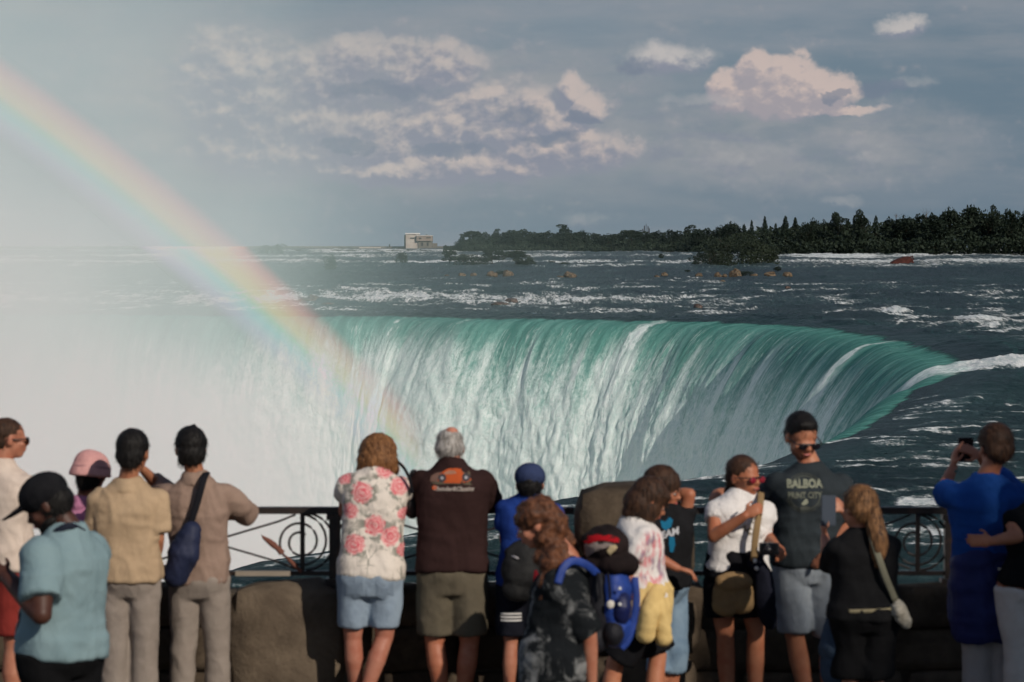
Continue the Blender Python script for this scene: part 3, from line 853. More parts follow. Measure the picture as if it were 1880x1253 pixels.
# trees that can be told apart on the skyline: (px, top y, kind, width as px, label or None)
SKY = [(843, 441, 'shrub', 30, 'pale low bush at the left end of the far treeline'),
       (852, 430, 'ragged', 18, 'slim pointed tree at the left end of the far treeline'),
       (866, 424, 'umbrella', 34, 'flat topped umbrella shaped tree near the left end of the treeline'),
       (889, 427, 'round', 26, 'small hazy rounded tree right of the umbrella shaped tree'),
       (906, 421, 'ragged', 22, 'twin topped tree right of the small hazy tree'),
       (938, 424, 'round', 44, None), (958, 422, 'round', 46, 'broad round crowned tree in the middle of the left treeline'), (985, 427, 'round', 40, None), (1003, 425, 'round', 50, None), (1028, 432, 'shrub', 30, None),
       (1046, 413, 'ragged', 44, 'tall ragged tree standing out above the left treeline'), (1066, 424, 'round', 40, None),
       (1092, 429, 'round', 34, None), (1116, 430, 'round', 40, None), (1140, 427, 'round', 44, None), (1160, 423, 'umbrella', 44, None), (1180, 424, 'round', 40, None),
       (1206, 424, 'round', 34, None), (1232, 423, 'round', 34, None), (1262, 414, 'ragged', 34, 'ragged tree with feathery top left of the wooded islet'), (1280, 424, 'round', 34, None), (1296, 420, 'round', 38, None),
       (1322, 415, 'round', 30, None), (1343, 408, 'round', 38, 'rounded tree topping the rise behind the wooded islet'), (1366, 412, 'conifer', 26, None),
       (1380, 405, 'conifer', 20, 'slender conifer just left of the tallest spire'), (1404, 398, 'conifer', 24, 'tall narrow conifer spire rising alone above the treeline'),
       (1424, 410, 'conifer', 22, None), (1442, 397, 'conifer', 32, 'broad dark conifer with the highest tip of its pair'), (1460, 400, 'conifer', 30, 'right hand conifer of the pair beside the broad one'),
       (1480, 410, 'round', 34, None), (1495, 402, 'round', 30, None), (1515, 405, 'round', 30, None), (1538, 393, 'ragged', 28, 'tree with knotty upright top beyond the rust red wreck'),
       (1562, 402, 'ragged', 26, None), (1583, 389, 'ragged', 36, 'tall open crowned tree rising above its neighbours beyond the wreck'), (1608, 396, 'conifer', 26, 'short conifer right of the tall open crowned tree'),
       (1636, 400, 'round', 40, None), (1662, 397, 'round', 50, None), (1692, 395, 'round', 50, None), (1716, 393, 'round', 50, None), (1744, 382, 'round', 42, 'dome shaped crown at the start of the highest part of the treeline'),
       (1782, 379, 'round', 52, 'largest round dome on the highest part of the treeline'), (1812, 388, 'round', 40, None), (1830, 381, 'ragged', 30, 'ragged top right of the largest round dome'),
       (1852, 386, 'round', 34, None), (1876, 381, 'ragged', 34, 'ragged tree cut by the right edge of the view')]
GT = 'broadleaf trees of the far treeline'
MARKS = {866: 'flat topped umbrella shaped tree', 906: 'twin topped tree', 958: 'broad round crowned tree', 1046: 'tall ragged tree', 1262: 'feathery topped ragged tree',
         1343: 'rounded tree behind the islet', 1404: 'tallest narrow spire', 1460: 'pair of broad conifers', 1538: 'knotty topped tree', 1583: 'tall open crowned tree', 1744: 'dome shaped crown', 1782: 'largest round dome', 1830: 'ragged top on the highest part'}
ORD = ['first', 'second', 'third', 'fourth', 'fifth', 'sixth', 'seventh', 'eighth', 'ninth', 'tenth', 'eleventh', 'twelfth']
_pl = [s_[0] for s_ in SKY]
def mark_label(px, kd):
    lm = max(m_ for m_ in MARKS if m_ < px); k = _pl.index(px) - _pl.index(lm)
    return ('dark pointed conifer, ' if kd == 'conifer' else 'dark rounded tree, ') + ORD[k - 1] + ' to the right of the ' + MARKS[lm]
for i, (px, ty, kd, wpx, lab) in enumerate(SKY):
    Yd = shore_depth(px) + 16 + (i * 37 % 5) * 9
    base = at(px, 455, Yd); base.z = float(river_base(Yd)) + 0.4
    top = at(px, ty, Yd).z
    h = top - base.z; w = wpx / FPX * Yd
    wf = {'round': .62, 'umbrella': .74, 'ragged': .66, 'conifer': .42, 'shrub': .9}[kd]
    mat = m_conifer if kd == 'conifer' else m_leaf
    plant_tree('conifer_tree' if kd == 'conifer' else 'broadleaf_tree', kd, 11 + i % 3, mat, base, h / 0.97, w / wf,
               lab or mark_label(px, kd), 'tree', GT if kd != 'conifer' else 'conifers of the far treeline')

# undergrowth and the body of the wood below the skyline: one mass
rr = np.random.RandomState(3); pts = []
tx = [s[0] for s in SKY] + [2100, 2600]; tyv = [s[1] + 10 for s in SKY] + [390, 395]
for i in range(85000):
    px = rr.uniform(815, 2560); Yd = 0
    pts.append((px, rr.uniform(0, 1), rr.uniform(0, 1)))
pts = np.array(pts)
Yd = np.interp(pts[:, 0], range(800, 2700, 50), [shore_depth(p) for p in range(800, 2700, 50)]) + 4 + pts[:, 2] * 70
topz = CAM.z + (455 - np.interp(pts[:, 0], tx, tyv)) / FPX * Yd
zb = river_base(Yd) - 0.3
bumpy = 0.86 + 0.20 * fbm(pts[:, 0] / 16.0, pts[:, 2] * 4, 3, 5)
hh = (topz - zb) * bumpy
ramp_ = np.clip(0.45 + pts[:, 2] * 1.1, 0, 1)
Z = zb + hh * ramp_ * (1 - (1 - pts[:, 1]) ** 2 * 0.0) * pts[:, 1] ** 0.75
P3 = np.stack([(pts[:, 0] - 940) / FPX * Yd, Yd, Z], -1)
v, f = leaf_cloud(P3, 0.7, 9)
tag(mesh_obj('woodland', v, f, m_leaf), kind='stuff', label='dense dark woodland filling the far bank')

# dead branches over the treeline
m_dead, g = material('dead_wood'); g.pbr((0.10, 0.085, 0.07), 0.9, 0.1)
for px, ty in ((1700, 382), (1645, 392)):
    Yd = shore_depth(px) + 30; b0 = at(px, 402, Yd); tp = at(px, ty, Yd)
    e = empty('dead_tree', b0); parts_ = []
    tag(e, 'bare dead branches above the treeline, ' + ('the larger, left of the dome shaped crown' if px == 1700 else 'the smaller, further left'), 'tree')
    H_ = tp.z - b0.z
    tr = mesh_obj('trunk', *tube([(0, 0, 0), (0.1, 0, H_ * .5), (0, 0, H_)], [.12, .09, .03], 5), m_dead, e)
    for k in range(6):
        a = rng.uniform(-1, 1); parts_.append(tube([(0, 0, H_ * .2), (a * 1.6, 0.2, H_ * .6), (a * 2.9, .2, H_ * rng.uniform(.7, 1))], [.07, .05, .03], 4))
    mesh_obj('branch', *merge(parts_), m_dead, e)

# ---- shrubs and scrub on the islets in the river ----
m_mud, g = material('islet_ground'); g.pbr((0.05, 0.042, 0.03), 0.9, 0.1)
ISL = [(1302, 492, 62, 30, 'left hand low bush of the large wooded islet', 'shrub'), (1335, 491, 70, 47, 'tall dark bush forming the left crest of the large wooded islet', 'shrub'),
       (1362, 490, 74, 50, 'tallest bush in the middle of the large wooded islet', 'shrub'), (1398, 489, 50, 36, 'right hand bush of the large wooded islet', 'shrub'), (1416, 488, 22, 26, 'small bush at the right tip of the large wooded islet', 'round'),
       (736, 487, 25, 19, 'small round bush standing alone in the rapids below the pale building', 'shrub'), (606, 497, 25, 24, 'faint round bush half lost in the spray left of the building', 'shrub'),
       (826, 488, 26, 24, 'green upright bush at the left end of the scrubby islet', 'ragged'), (852, 490, 40, 19, 'low brown bush second from the left on the scrubby islet', 'shrub'),
       (880, 490, 34, 17, 'low bush in the middle of the scrubby islet', 'shrub'), (904, 490, 36, 28, 'tall green bush in the middle of the scrubby islet', 'ragged'),
       (948, 491, 46, 25, 'reddish brown bush at the right of the scrubby islet', 'ragged'), (970, 491, 30, 16, 'low bush at the right end of the scrubby islet', 'shrub'),
       (1013, 486, 14, 6, 'tiny low bush right of the scrubby islet', 'shrub'), (1037, 490, 22, 7, 'tiny wide bush furthest right of the scrubby islet', 'shrub'),
       (1214, 478, 9, 10, 'tiny upright bush in the rapids left of the wooded islet', 'round'), (1198, 479, 24, 5, 'flat strip of scrub beside the tiny upright bush', 'shrub'), (1168, 479, 18, 5, 'flat patch of scrub in the rapids', 'shrub'),
       (1428, 500, 12, 9, 'small green sprig beside the golden rocks', 'round'), (500, 470, 44, 18, 'faint grey clump of trees in the spray on the far left', 'shrub'), (1262, 500, 10, 4, 'low tuft near the golden rocks', 'shrub'),
       (922, 505, 30, 7, 'green tuft growing on the long golden rock', 'shrub'), (1368, 507, 26, 8, 'brown tuft beside the largest golden rock', 'shrub')]
for i, (px, by, w, h, lab, kd) in enumerate(ISL):
    Yd = float(inv_depth(np.array([by]))[0]); b0 = at(px, by, Yd)
    b0.z -= 0.1
    hm = h * 1.22 / FPX * Yd; wm = w * 1.12 / FPX * Yd
    wf = {'round': .62, 'ragged': .66, 'shrub': 1.05}[kd]
    plant_tree('islet_bush', kd, 31 + i % 3, m_shrub, b0, hm / (0.97 if kd != 'shrub' else .86), wm / wf, lab, 'bush', 'bushes on the river islets', rz=0.3 * i)

def rock_mesh(name, mat, seed, sub=3, rough=0.28):
    import bmesh
    bm = bmesh.new(); bmesh.ops.create_icosphere(bm, subdivisions=sub, radius=1)
    for v_ in bm.verts:
        c = v_.co.copy()
        n_ = mnoise.fractal(c * 1.3 + Vector((seed * 3.1, 0, seed)), 0.9, 2.0, 5)
        fc_ = mnoise.noise(c * 0.9 + Vector((seed, seed * 2, 0)))
        v_.co = c * (1 + n_ * rough + round(fc_ * 3) * 0.09)
    me = bpy.data.meshes.new(name); bm.to_mesh(me); bm.free(); me.materials.append(mat)
    return me
m_gold, g = material('golden_rock')  # golden brown rock, mottled by noise
oc = g.coord('Object'); g.pbr(g.mix(g.noise(oc, 2.2, 6, 0.6).ss(0.35, 0.68), (0.05, 0.036, 0.024), (0.19, 0.14, 0.092)), 0.85, 0.2)
m_brown, g = material('wet_brown_rock')
oc = g.coord('Object'); g.pbr(g.mix(g.noise(oc, 2.0, 6, 0.6).ss(0.35, 0.68), (0.045, 0.028, 0.022), (0.12, 0.08, 0.062)), 0.5, 0.4)
ROCKS = [(902, 508, 22, 9, 'left part of the long golden rock below the scrubby islet'), (932, 508, 18, 11, 'right end of the long golden rock, brightest in its row'), (848, 508, 16, 6, 'small golden rock left of the long golden rock'),
         (870, 507, 12, 5, 'golden rock just left of the long golden rock'), (821, 509, 9, 4, 'smallest golden rock at the left of its row'),
         (1045, 511, 25, 11, 'golden boulder standing alone in the middle of the river'), (1029, 511, 14, 4, 'flat golden slab touching the lone golden boulder'),
         (1219, 508, 14, 7, 'small tan rock left of the wooded islet rocks'), (1206, 510, 10, 4, 'low tan rock beside the small tan rock'), (1283, 508, 15, 6, 'dark tan rock under the left of the wooded islet'),
         (1318, 509, 16, 8, 'pale rock left of the largest pale rock'), (1330, 509, 9, 5, 'small pale rock touching the largest pale rock'), (1351, 510, 24, 15, 'largest pale rock below the wooded islet'),
         (1385, 508, 13, 5, 'flat tan rock right of the largest pale rock'), (1414, 508, 24, 8, 'wide pale rock on the right of the row'), (1445, 510, 18, 9, 'rounded golden rock at the right end of the row'),
         (1326, 519, 10, 4, 'tiny brown rock in front of the pale rocks'), (1152, 487, 11, 5, 'dark rock in the rapids left of the wooded islet')]
LOW = [(1205, 533, 20, 4, 'low brown rock awash left of centre river'), (1275, 532, 24, 5, 'flat brown rock awash below the wooded islet'), (1446, 530, 12, 4, 'low brown rock awash at the right'),
       (940, 558, 24, 9, 'dark boulder just above the brink, right one of the pair'), (920, 561, 28, 6, 'flat dark boulder just above the brink, left one of the pair'),
       (574, 552, 24, 10, 'reddish boulder in the spray above the brink'), (566, 554, 36, 6, 'flat reddish slab under the boulder in the spray'), (600, 560, 24, 4, 'low slab right of the boulder in the spray'),
       (1281, 567, 15, 8, 'small dark rock at the edge of the far brink')]
rmeshes = {m.name: [rock_mesh('rock_shape', m, s) for s in (1, 2, 3, 4)] for m in (m_gold, m_brown)}
for lst, m in ((ROCKS, m_gold), (LOW, m_brown)):
    for i, (px, by, w, h, lab) in enumerate(lst):
        Yd = float(inv_depth(np.array([by]))[0]); b0 = at(px, by, Yd)
        wm = w / FPX * Yd / 2; hm = h / FPX * Yd
        o = link(bpy.data.objects.new('river_rock', rmeshes[m.name][(i * 3) % 4]))
        o.location = (b0.x, b0.y, b0.z + hm * .1); o.scale = (wm * .95, wm * 1.1, hm * .95); o.rotation_euler = (0, 0, i * 1.3)
        tag(o, lab, 'rock', 'rocks standing in the river')

# rust red wreck stranded in the rapids
m_rust, g = material('rusted_iron')
oc = g.coord('Object'); g.pbr(g.mix(g.noise(oc, 0.8, 6, 0.65).ss(0.3, 0.7), (0.040, 0.013, 0.011), (0.095, 0.032, 0.025)), 0.8, 0.2)
Yd = float(inv_depth(np.array([489]))[0]); b0 = at(1655, 488, Yd); s_ = Yd / FPX
e = empty('wreck', (b0.x, b0.y, b0.z), 0); tag(e, 'rust red wreck of a barge tilted in the white rapids', 'wreck')
prof = [(-22, -1), (-19, 5), (-12, 9), (4, 15), (14, 16), (19, 13), (22, 5), (20, 0), (8, -2)]
vv_ = [(x * s_, y_ * s_, z * s_) for y_ in (-9, 9) for x, z in [(a, b + (0 if y_ < 0 else 1.5)) for a, b in prof]]
n_ = len(prof); ff_ = [tuple(range(n_)), tuple(reversed(range(n_, 2 * n_)))] + [(i, n_ + i, n_ + (i + 1) % n_, (i + 1) % n_) for i in range(n_)]
mesh_obj('hull', vv_, ff_, m_rust, e)
mesh_obj('deck_plate', *tube([(14 * s_, 0, 15 * s_), (20 * s_, 0, 17 * s_), (23 * s_, 0, 10 * s_)], [.25, .3, .2], 5), m_rust, e)
mesh_obj('keel', *tube([(12 * s_, -4 * s_, 0), (34 * s_, -4 * s_, 1 * s_), (44 * s_, -4 * s_, 0)], [.3, .22, .1], 5), m_rust, e)

# ---- low causeway and the pale block of a building on the left of the far shore ----
def boxm(x0, x1, y0, y1, z0, z1, bev=0.0):
    v, f = box_verts(x0, x1, y0, y1, z0, z1); return v, f
m_conc, g = material('weathered_concrete'); oc = g.coord('Object')
g.pbr(g.mix(g.noise(oc, 0.15, 6, 0.6).ss(0.3, 0.7), (0.10, 0.10, 0.09), (0.19, 0.18, 0.16)), 0.9, 0.1)
m_cream, g = material('cream_cladding'); oc = g.coord('Object')
g.pbr(g.mix(g.noise(oc, 0.3, 5, 0.6).ss(0.3, 0.7), (0.40, 0.36, 0.32), (0.48, 0.44, 0.39)), 0.8, 0.2)
m_tan, g = material('tan_cladding'); oc = g.coord('Object')
g.pbr(g.mix(g.noise(oc, 0.3, 5, 0.6).ss(0.3, 0.7), (0.23, 0.19, 0.165), (0.30, 0.25, 0.215)), 0.8, 0.2)
m_white, g = material('white_roof'); g.pbr((0.7, 0.7, 0.68), 0.6, 0.2)
m_dark, g = material('dark_opening'); g.pbr((0.04, 0.04, 0.045), 0.4, 0.3)
Yc = 2080.0; k_ = Yc / FPX
x_ = lambda px: (px - 940) * k_
z_ = lambda py: CAM.z + (455 - py) * k_
cs = empty('causeway', (x_(560), Yc, 9.0)); tag(cs, 'long low grey causeway running along the horizon on the left', 'causeway')
def child_box(name, par, mat, px0, px1, py0, py1, y0, y1):
    o = mesh_obj(name, *boxm(x_(px0) - par.location.x, x_(px1) - par.location.x, y0, y1, z_(py1) - par.location.z, z_(py0) - par.location.z), mat, par); return o
child_box('deck', cs, m_conc, -400, 830, 452.6, 455.2, -3, 3)
for i, px in enumerate(range(380, 740, 14)):
    child_box('pier', cs, m_conc, px, px + 5, 455.2, 459, -4, 4)
child_box('parapet', cs, m_cream, 660, 700, 454.0, 456.5, -4.2, -3.2)
pl = empty('navigation_post', (x_(716), Yc - 5, 9)); tag(pl, 'short dark post on the causeway left of the pale building', 'post')
child_box('shaft', pl, m_dark, 714.8, 717.2, 449, 456, -.5, .5); child_box('base', pl, m_conc, 713.5, 718.5, 454, 457, -.8, .8)
bd = empty('intake_building', (x_(770), Yc - 20, 9)); tag(bd, 'pale blocky building with a white roof on the horizon', 'building')
child_box('wall', bd, m_cream, 747.5, 771, 430.5, 457, -6, 14)
sw_ = child_box('wall', bd, m_conc, 744.5, 747.5, 432, 457, -4, 12); sw_['label'] = 'narrow dark grey side bay'
child_box('roof', bd, m_white, 746.5, 772, 428.6, 430.5, -6.6, 14.6)
uw = child_box('wall', bd, m_tan, 767, 795.5, 433.5, 443, -8, 12); uw['label'] = 'overhanging tan upper storey'
child_box('wall', bd, m_conc, 770, 795, 443, 457, -6.8, 12)
child_box('roof', bd, m_white, 767, 796, 432.6, 433.5, -8.4, 12.4)
child_box('roof_plant', bd, m_conc, 783, 787, 431.2, 432.6, -4, 0)
for a, b, c_, d_, y in ((756, 763, 437, 438.6, -6.3), (772, 776, 437, 438.8, -8.3), (785, 793, 436.5, 437.6, -8.3), (776, 779, 446, 452, -7.1), (786, 789, 446, 452, -7.1)):
    w_ = child_box('window', bd, m_conc, a - .3, b + .3, c_ - .3, d_ + .3, y, y + .25); child_box('window', bd, m_dark, a, b, c_, d_, y - .12, y)
child_box('annexe', bd, m_conc, 795.6, 804, 447, 457, -5, 8)

# ---- antenna mast above the wood ----
Yd = shore_depth(1186) + 60; k2 = Yd / FPX
e = empty('antenna_mast', ((1186 - 940) * k2, Yd, float(river_base(Yd)))); tag(e, 'small lattice antenna mast above the left treeline', 'mast')
H_ = (455 - 411) * k2 + CAM.z - e.location.z
mesh_obj('mast_pole', *tube([(0, 0, 0), (0, 0, H_)], [.35, .12], 6), m_dark, e)
for dx_, z0, z1 in ((-1.5, -5.2, -2.4), (1.5, -5.4, -2.2), (0.9, -4.6, -1.2), (-.8, -3.6, -.9)):
    mesh_obj('antenna_panel', *boxm(dx_ - .22, dx_ + .22, -.2, .2, H_ + z0, H_ + z1), m_dark, e)
mesh_obj('cross_arm', *boxm(-1.6, 1.6, -.1, .1, H_ - 4.1, H_ - 3.8), m_dark, e)
# ------------------------------------------------------------------ terrace, stone wall, pillar, iron railing
FLOOR = 7.25
def cam_x(px, Yd): return (px - 940) / FPX * Yd
m_pave, g = material('paving'); oc = g.coord('Object')
g.pbr(g.mix(g.noise(oc, 3.0, 8, 0.6).ss(0.3, 0.7), (0.10, 0.095, 0.085), (0.17, 0.16, 0.145)), 0.85, 0.2, g.bump(g.noise(oc, 30, 6), 0.4, 0.01))
pv, pf = box_verts(-26, 34, -26, 17.2, FLOOR - 0.5, FLOOR)
tag(mesh_obj('pavement', pv, pf, m_pave), kind='structure', label='paved terrace the visitors stand on')
# slope from the terrace down to the river
m_slope, g = material('bank_rock'); oc = g.coord('Object')
g.pbr(g.mix(g.noise(oc, 0.8, 8, 0.6).ss(0.3, 0.7), (0.03, 0.03, 0.022), (0.09, 0.08, 0.06)), 0.9, 0.1)
gx, gy = np.meshgrid(np.linspace(-40, 70, 90), np.linspace(17.1, 72, 40), indexing='ij')
gz = np.interp(gy, [17.1, 17.6, 26, 40, 72], [6.9, 6.3, 2.2, -1.0, -3.2]) + fbm(gx / 2.5, gy / 2.5, 4, 3) * 0.5 * sstep(17.3, 20, gy)
tag(mesh_obj('river_bank', np.stack([gx, gy, gz], -1).reshape(-1, 3), grid_faces(90, 40), m_slope, smooth=True), kind='structure', label='rocky bank below the terrace')

def stone_mat(name, c1, c2, c3):
    m, g = material(name); oc = g.coord('Object'); oi = g.new('ShaderNodeObjectInfo'); rnd = V(g.nt, oi.outputs['Random'])
    gp = V(g.nt, g.new('ShaderNodeNewGeometry').outputs['Position'])
    n = g.noise(gp, 3.4, 9, 0.62, 0.4); n2 = g.noise(gp, 15.0, 8, 0.68)
    c = g.mix(n.ss(0.32, 0.68), c1, c2)
    c = g.mix(n2.ss(0.62, 0.78) * 0.45, c, c3)
    c = g.mix(rnd * 0.35, c, c1)
    pit = g.voro(gp, 26.0).ss(0.05, 0.4)
    g.pbr(c, 0.9, 0.12, g.bump(n * 0.8 + n2 * 0.5 + pit * 0.07, 0.75, 0.03)); return m
m_stone = stone_mat('dolomite_stone', (0.045, 0.033, 0.023), (0.110, 0.083, 0.058), (0.21, 0.175, 0.135))
m_mort, g = material('mortar'); oc = g.coord('Object'); g.pbr(g.mix(g.noise(oc, 8, 6, 0.6), (0.06, 0.05, 0.038), (0.12, 0.10, 0.08)), 0.95, 0.05)

def stone_box(w, d, h, seed, nx=5, nz=4, amp=0.018, rnd=0.03):
    """a rough block with rounded, uneven edges, centred on its base"""
    import bmesh
    bm = bmesh.new(); bmesh.ops.create_cube(bm, size=1)
    bmesh.ops.subdivide_edges(bm, edges=bm.edges[:], cuts=3, use_grid_fill=True)
    for v_ in bm.verts:
        c = v_.co * 2
        q = Vector((abs(c.x), abs(c.y), abs(c.z)))
        k = sorted(q)[1]
        sh = 1 - (k ** 5) * min(rnd / min(w, h), 0.35)
        p_ = Vector((c.x * w / 2 * (sh if q.x > .9 else 1), c.y * d / 2 * (sh if q.y > .9 else 1), c.z * h / 2 * (sh if q.z > .9 else 1)))
        n_ = Vector((mnoise.noise(Vector((p_.x * 4 + seed, p_.y * 4, p_.z * 4))), mnoise.noise(Vector((p_.x * 4, p_.y * 4 + seed, p_.z * 4 + 9))), mnoise.noise(Vector((p_.x * 4 + 5, p_.y * 4 + seed, p_.z * 4)))))
        v_.co = p_ + n_ * amp + Vector((0, 0, h / 2))
    for f_ in bm.faces: f_.smooth = True
    me = bpy.data.meshes.new('stone'); bm.to_mesh(me); bm.free(); me.materials.append(m_stone); return me

WY = 16.95
wall = empty('stone_wall', (0, WY, FLOOR)); tag(wall, 'low rough stone wall along the edge of the lookout, under the iron railing', 'wall')
mesh_obj('core', *boxm(-6.2, 6.2, -0.13, 0.17, 0.0, 0.70), m_mort, wall)
wr = random.Random(4)
def lay(x0, x1, z0, h, wmin, wmax, skip=None):
    x = x0
    while x < x1 - 0.08:
        w = min(wr.uniform(wmin, wmax), x1 - x)
        if x1 - (x + w) < 0.14: w = x1 - x
        if not (skip and skip(x, x + w)):
            o = link(bpy.data.objects.new('stone', stone_box(w - 0.008, 0.30, h - 0.006, wr.uniform(0, 99), amp=0.016, rnd=0.018)), wall)
            o.location = (x + w / 2, -0.05 + wr.uniform(-.02, .012), z0 + 0.008)
        x += w
BX0, BX1 = cam_x(420, WY), cam_x(700, WY)
XS = [(-6.2, BX0), (BX1, 6.2)]
for a, b in XS:
    lay(a, b, 0.0, 0.24, .28, .6); lay(a, b, 0.24, 0.26, .35, .8); lay(a, b, 0.50, 0.25, .5, 1.1)
# the big smooth boulder left of the floral blouse
m_boulder = stone_mat('sunlit_boulder', (0.085, 0.064, 0.046), (0.185, 0.142, 0.100), (0.33, 0.28, 0.22))  # lighter stone, with its sunlit tone put into the colour
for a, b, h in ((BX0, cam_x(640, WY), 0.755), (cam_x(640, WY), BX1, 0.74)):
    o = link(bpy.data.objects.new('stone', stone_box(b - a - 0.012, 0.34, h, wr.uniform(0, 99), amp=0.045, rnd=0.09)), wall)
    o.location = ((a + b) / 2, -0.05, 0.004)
    if a == BX0: o.data.materials[0] = m_boulder; o['label'] = 'large smooth boulder with a sunlit tone in its colour'

px0, px1 = cam_x(1056, 16.7), cam_x(1279, 16.7)
pil = empty('stone_pillar', ((px0 + px1) / 2, 16.78, FLOOR)); tag(pil, 'stout stone pillar with a rounded top breaking the railing behind the children', 'pillar')
zt_ = CAM.z - (893 - 455) / FPX * 16.6 - FLOOR
zc = 0.0
for h in (0.36, 0.34, zt_ - 0.70):
    o = link(bpy.data.objects.new('stone', stone_box(px1 - px0 + (0.02 if zc < .6 else -0.01), 0.44, h - 0.008, zc * 13 + 3, amp=0.03, rnd=0.085 if zc > .6 else .04)), pil)
    o.location = (0, 0, zc); zc += h

# ---- iron railing ----
m_iron, g = material('painted_iron'); oc = g.coord('Object')
gp = V(g.nt, g.new('ShaderNodeNewGeometry').outputs['Position'])
g.pbr(g.mix(g.noise(gp, 14, 6, 0.6).ss(0.5, 0.75), (0.022, 0.016, 0.014), (0.060, 0.032, 0.024)), 0.45, 0.4, g.bump(g.noise(gp, 60, 5), 0.3, 0.004))
m_bronze, g = material('rusty_leaf'); g.pbr((0.16, 0.055, 0.035), 0.6, 0.3)
m_sunlit_rail, g = material('sunlit_rail_tone'); gp = V(g.nt, g.new('ShaderNodeNewGeometry').outputs['Position'])
g.pbr(g.mix(g.noise(gp, 6, 6, 0.6), (0.20, 0.17, 0.13), (0.34, 0.29, 0.24)), 0.8, 0.2)  # pale tone stands for sunlight on the lower rail
zr_top = CAM.z - (938.5 - 455) / FPX * WY; zr_bot = CAM.z - (1054 - 455) / FPX * WY
def smooth_tube(pts, rad, sides=8):
    return tube(pts, rad if isinstance(rad, list) else [rad] * len(pts), sides)
def spiral(cx, cz, r0, r1, turns, a0, sgn=1, n=46):
    return [Vector((cx + (r0 + (r1 - r0) * i / n) * math.cos(a0 + sgn * turns * 6.2832 * i / n), 0, cz + (r0 + (r1 - r0) * i / n) * math.sin(a0 + sgn * turns * 6.2832 * i / n))) for i in range(n + 1)]
def railing(name, xa, xb, posts, label):
    e = empty(name, (0, WY, 0)); tag(e, label, 'railing', 'ornamental iron railing of the lookout')
    mesh_obj('top_rail', *boxm(xa, xb, -.032, .032, zr_top - .019, zr_top + .021), m_iron, e)
    mesh_obj('bottom_rail', *boxm(xa, xb, -.02, .02, zr_bot - .013, zr_bot + .013), m_iron, e)
    for x in posts:
        pa = mesh_obj('post', *boxm(x - .033, x + .033, -.034, .034, FLOOR + .55, zr_top - .0205), m_iron, e)
        mesh_obj('post_foot', *boxm(x - .055, x + .055, -.05, .05, FLOOR + .735, FLOOR + .775), m_iron, e)
        mesh_obj('post_collar', *boxm(x - .048, x + .048, -.048, .048, zr_top - .055, zr_top - .021), m_iron, e)
    edges = sorted(set([xa] + posts + [xb]))
    for a, b in zip(edges[:-1], edges[1:]):
        if b - a < 0.5: continue
        mid = (a + b) / 2; zc = (zr_top + zr_bot) / 2; H = (zr_top - zr_bot) / 2 - .018
        for s in (-1, 1):
            cx = mid + s * ((b - a) / 2 - .205)
            mesh_obj('scroll', *smooth_tube(spiral(cx, zc, H * .98, .05, 2.1, math.pi / 2 if s > 0 else math.pi / 2, -s), .0075), m_iron, e)
            mesh_obj('upright_bar', *boxm(cx + s * .012 - .014, cx + s * .012 + .014, -.016, -.003, zr_bot + .013, zr_top - .0195), m_iron, e)
            mesh_obj('outer_arc', *smooth_tube([Vector((cx + s * (.03 + .165 * math.sin(t)), .004, zc + H * math.cos(t))) for t in [math.pi * i / 20 for i in range(21)]], .0075), m_iron, e)
            for q in (-1, 1):
                mesh_obj('diagonal_bar', *smooth_tube([Vector((cx - s * .03, 0, zc + q * H * .96)), Vector((cx - s * .13, 0, zc + q * H * .72)), Vector((mid + s * .03, 0, zc + q * .018))], .0065), m_iron, e)
        for q in (-1, 1):
            mesh_obj('centre_scroll', *smooth_tube(spiral(mid, zc + q * H * .52, H * .46, .022, 1.5, -q * math.pi / 2, q, 30), .0075), m_iron, e)
    return e
rl = railing('iron_railing', -6.0, px0 - .003, [cam_x(p, WY) for p in (614, 172, -270, -712)], 'ornamental iron railing with scrolls left of the stone pillar')
rr_ = railing('iron_railing', px1 + .003, 6.0, [cam_x(p, WY) for p in (1312, 1746, 2180, 2614)], 'ornamental iron railing with scrolls right of the stone pillar')
# leaf shaped finial rising from the lower rail, and sunlight on the rail, put into a pale block under it
P_ = lambda px, py, dy=0: Vector((cam_x(px, WY + dy), dy, CAM.z - (py - 455) / FPX * (WY + dy)))
fin = mesh_obj('leaf_finial', *tube([P_(552, 1052, -.05), P_(530, 1030, -.06), P_(512, 1012, -.06), P_(502, 1003, -.06), P_(492, 995, -.06), P_(482, 988, -.06), P_(478, 983, -.06)],
                                    [.011, .013, .012, .020, .017, .009, .003], 8), m_bronze, rl)
mesh_obj('finial_knot', *tube([P_(517, 1018, -.06), P_(509, 1008, -.06)], [.02, .018], 8), m_bronze, rl)
sun_strip = mesh_obj('sunlit_rail_strip', *boxm(cam_x(432, WY), cam_x(532, WY), -.055, -.021, zr_bot - .012, zr_bot + .016), m_sunlit_rail, rl); sun_strip['label'] = 'sunlight on the lower rail, painted as a pale block'

# unseen trees added behind the camera to the right: their crowns keep the sun off the right half of the wall
_T = Vector((2.0, 16.6, FLOOR + 1.02)) + SUN_DIR * 24.0
_T2 = Vector((2.3, 16.6, FLOOR + 1.0)) + SUN_DIR * 31.0
plant_tree('added_shade_tree', 'round', 13, m_shrub, Vector((_T2.x, _T2.y, FLOOR)), (_T2.z - FLOOR) / 0.95, 4.0 / 0.62, 'second unseen tree added further back to deepen the shade', 'tree', rz=1.4)
plant_tree('added_shade_tree', 'round', 12, m_shrub, Vector((_T.x, _T.y, FLOOR)), (_T.z - FLOOR) / 0.95, 3.6 / 0.62, 'unseen tree added behind the camera to shade the right of the wall', 'tree', rz=0.4)
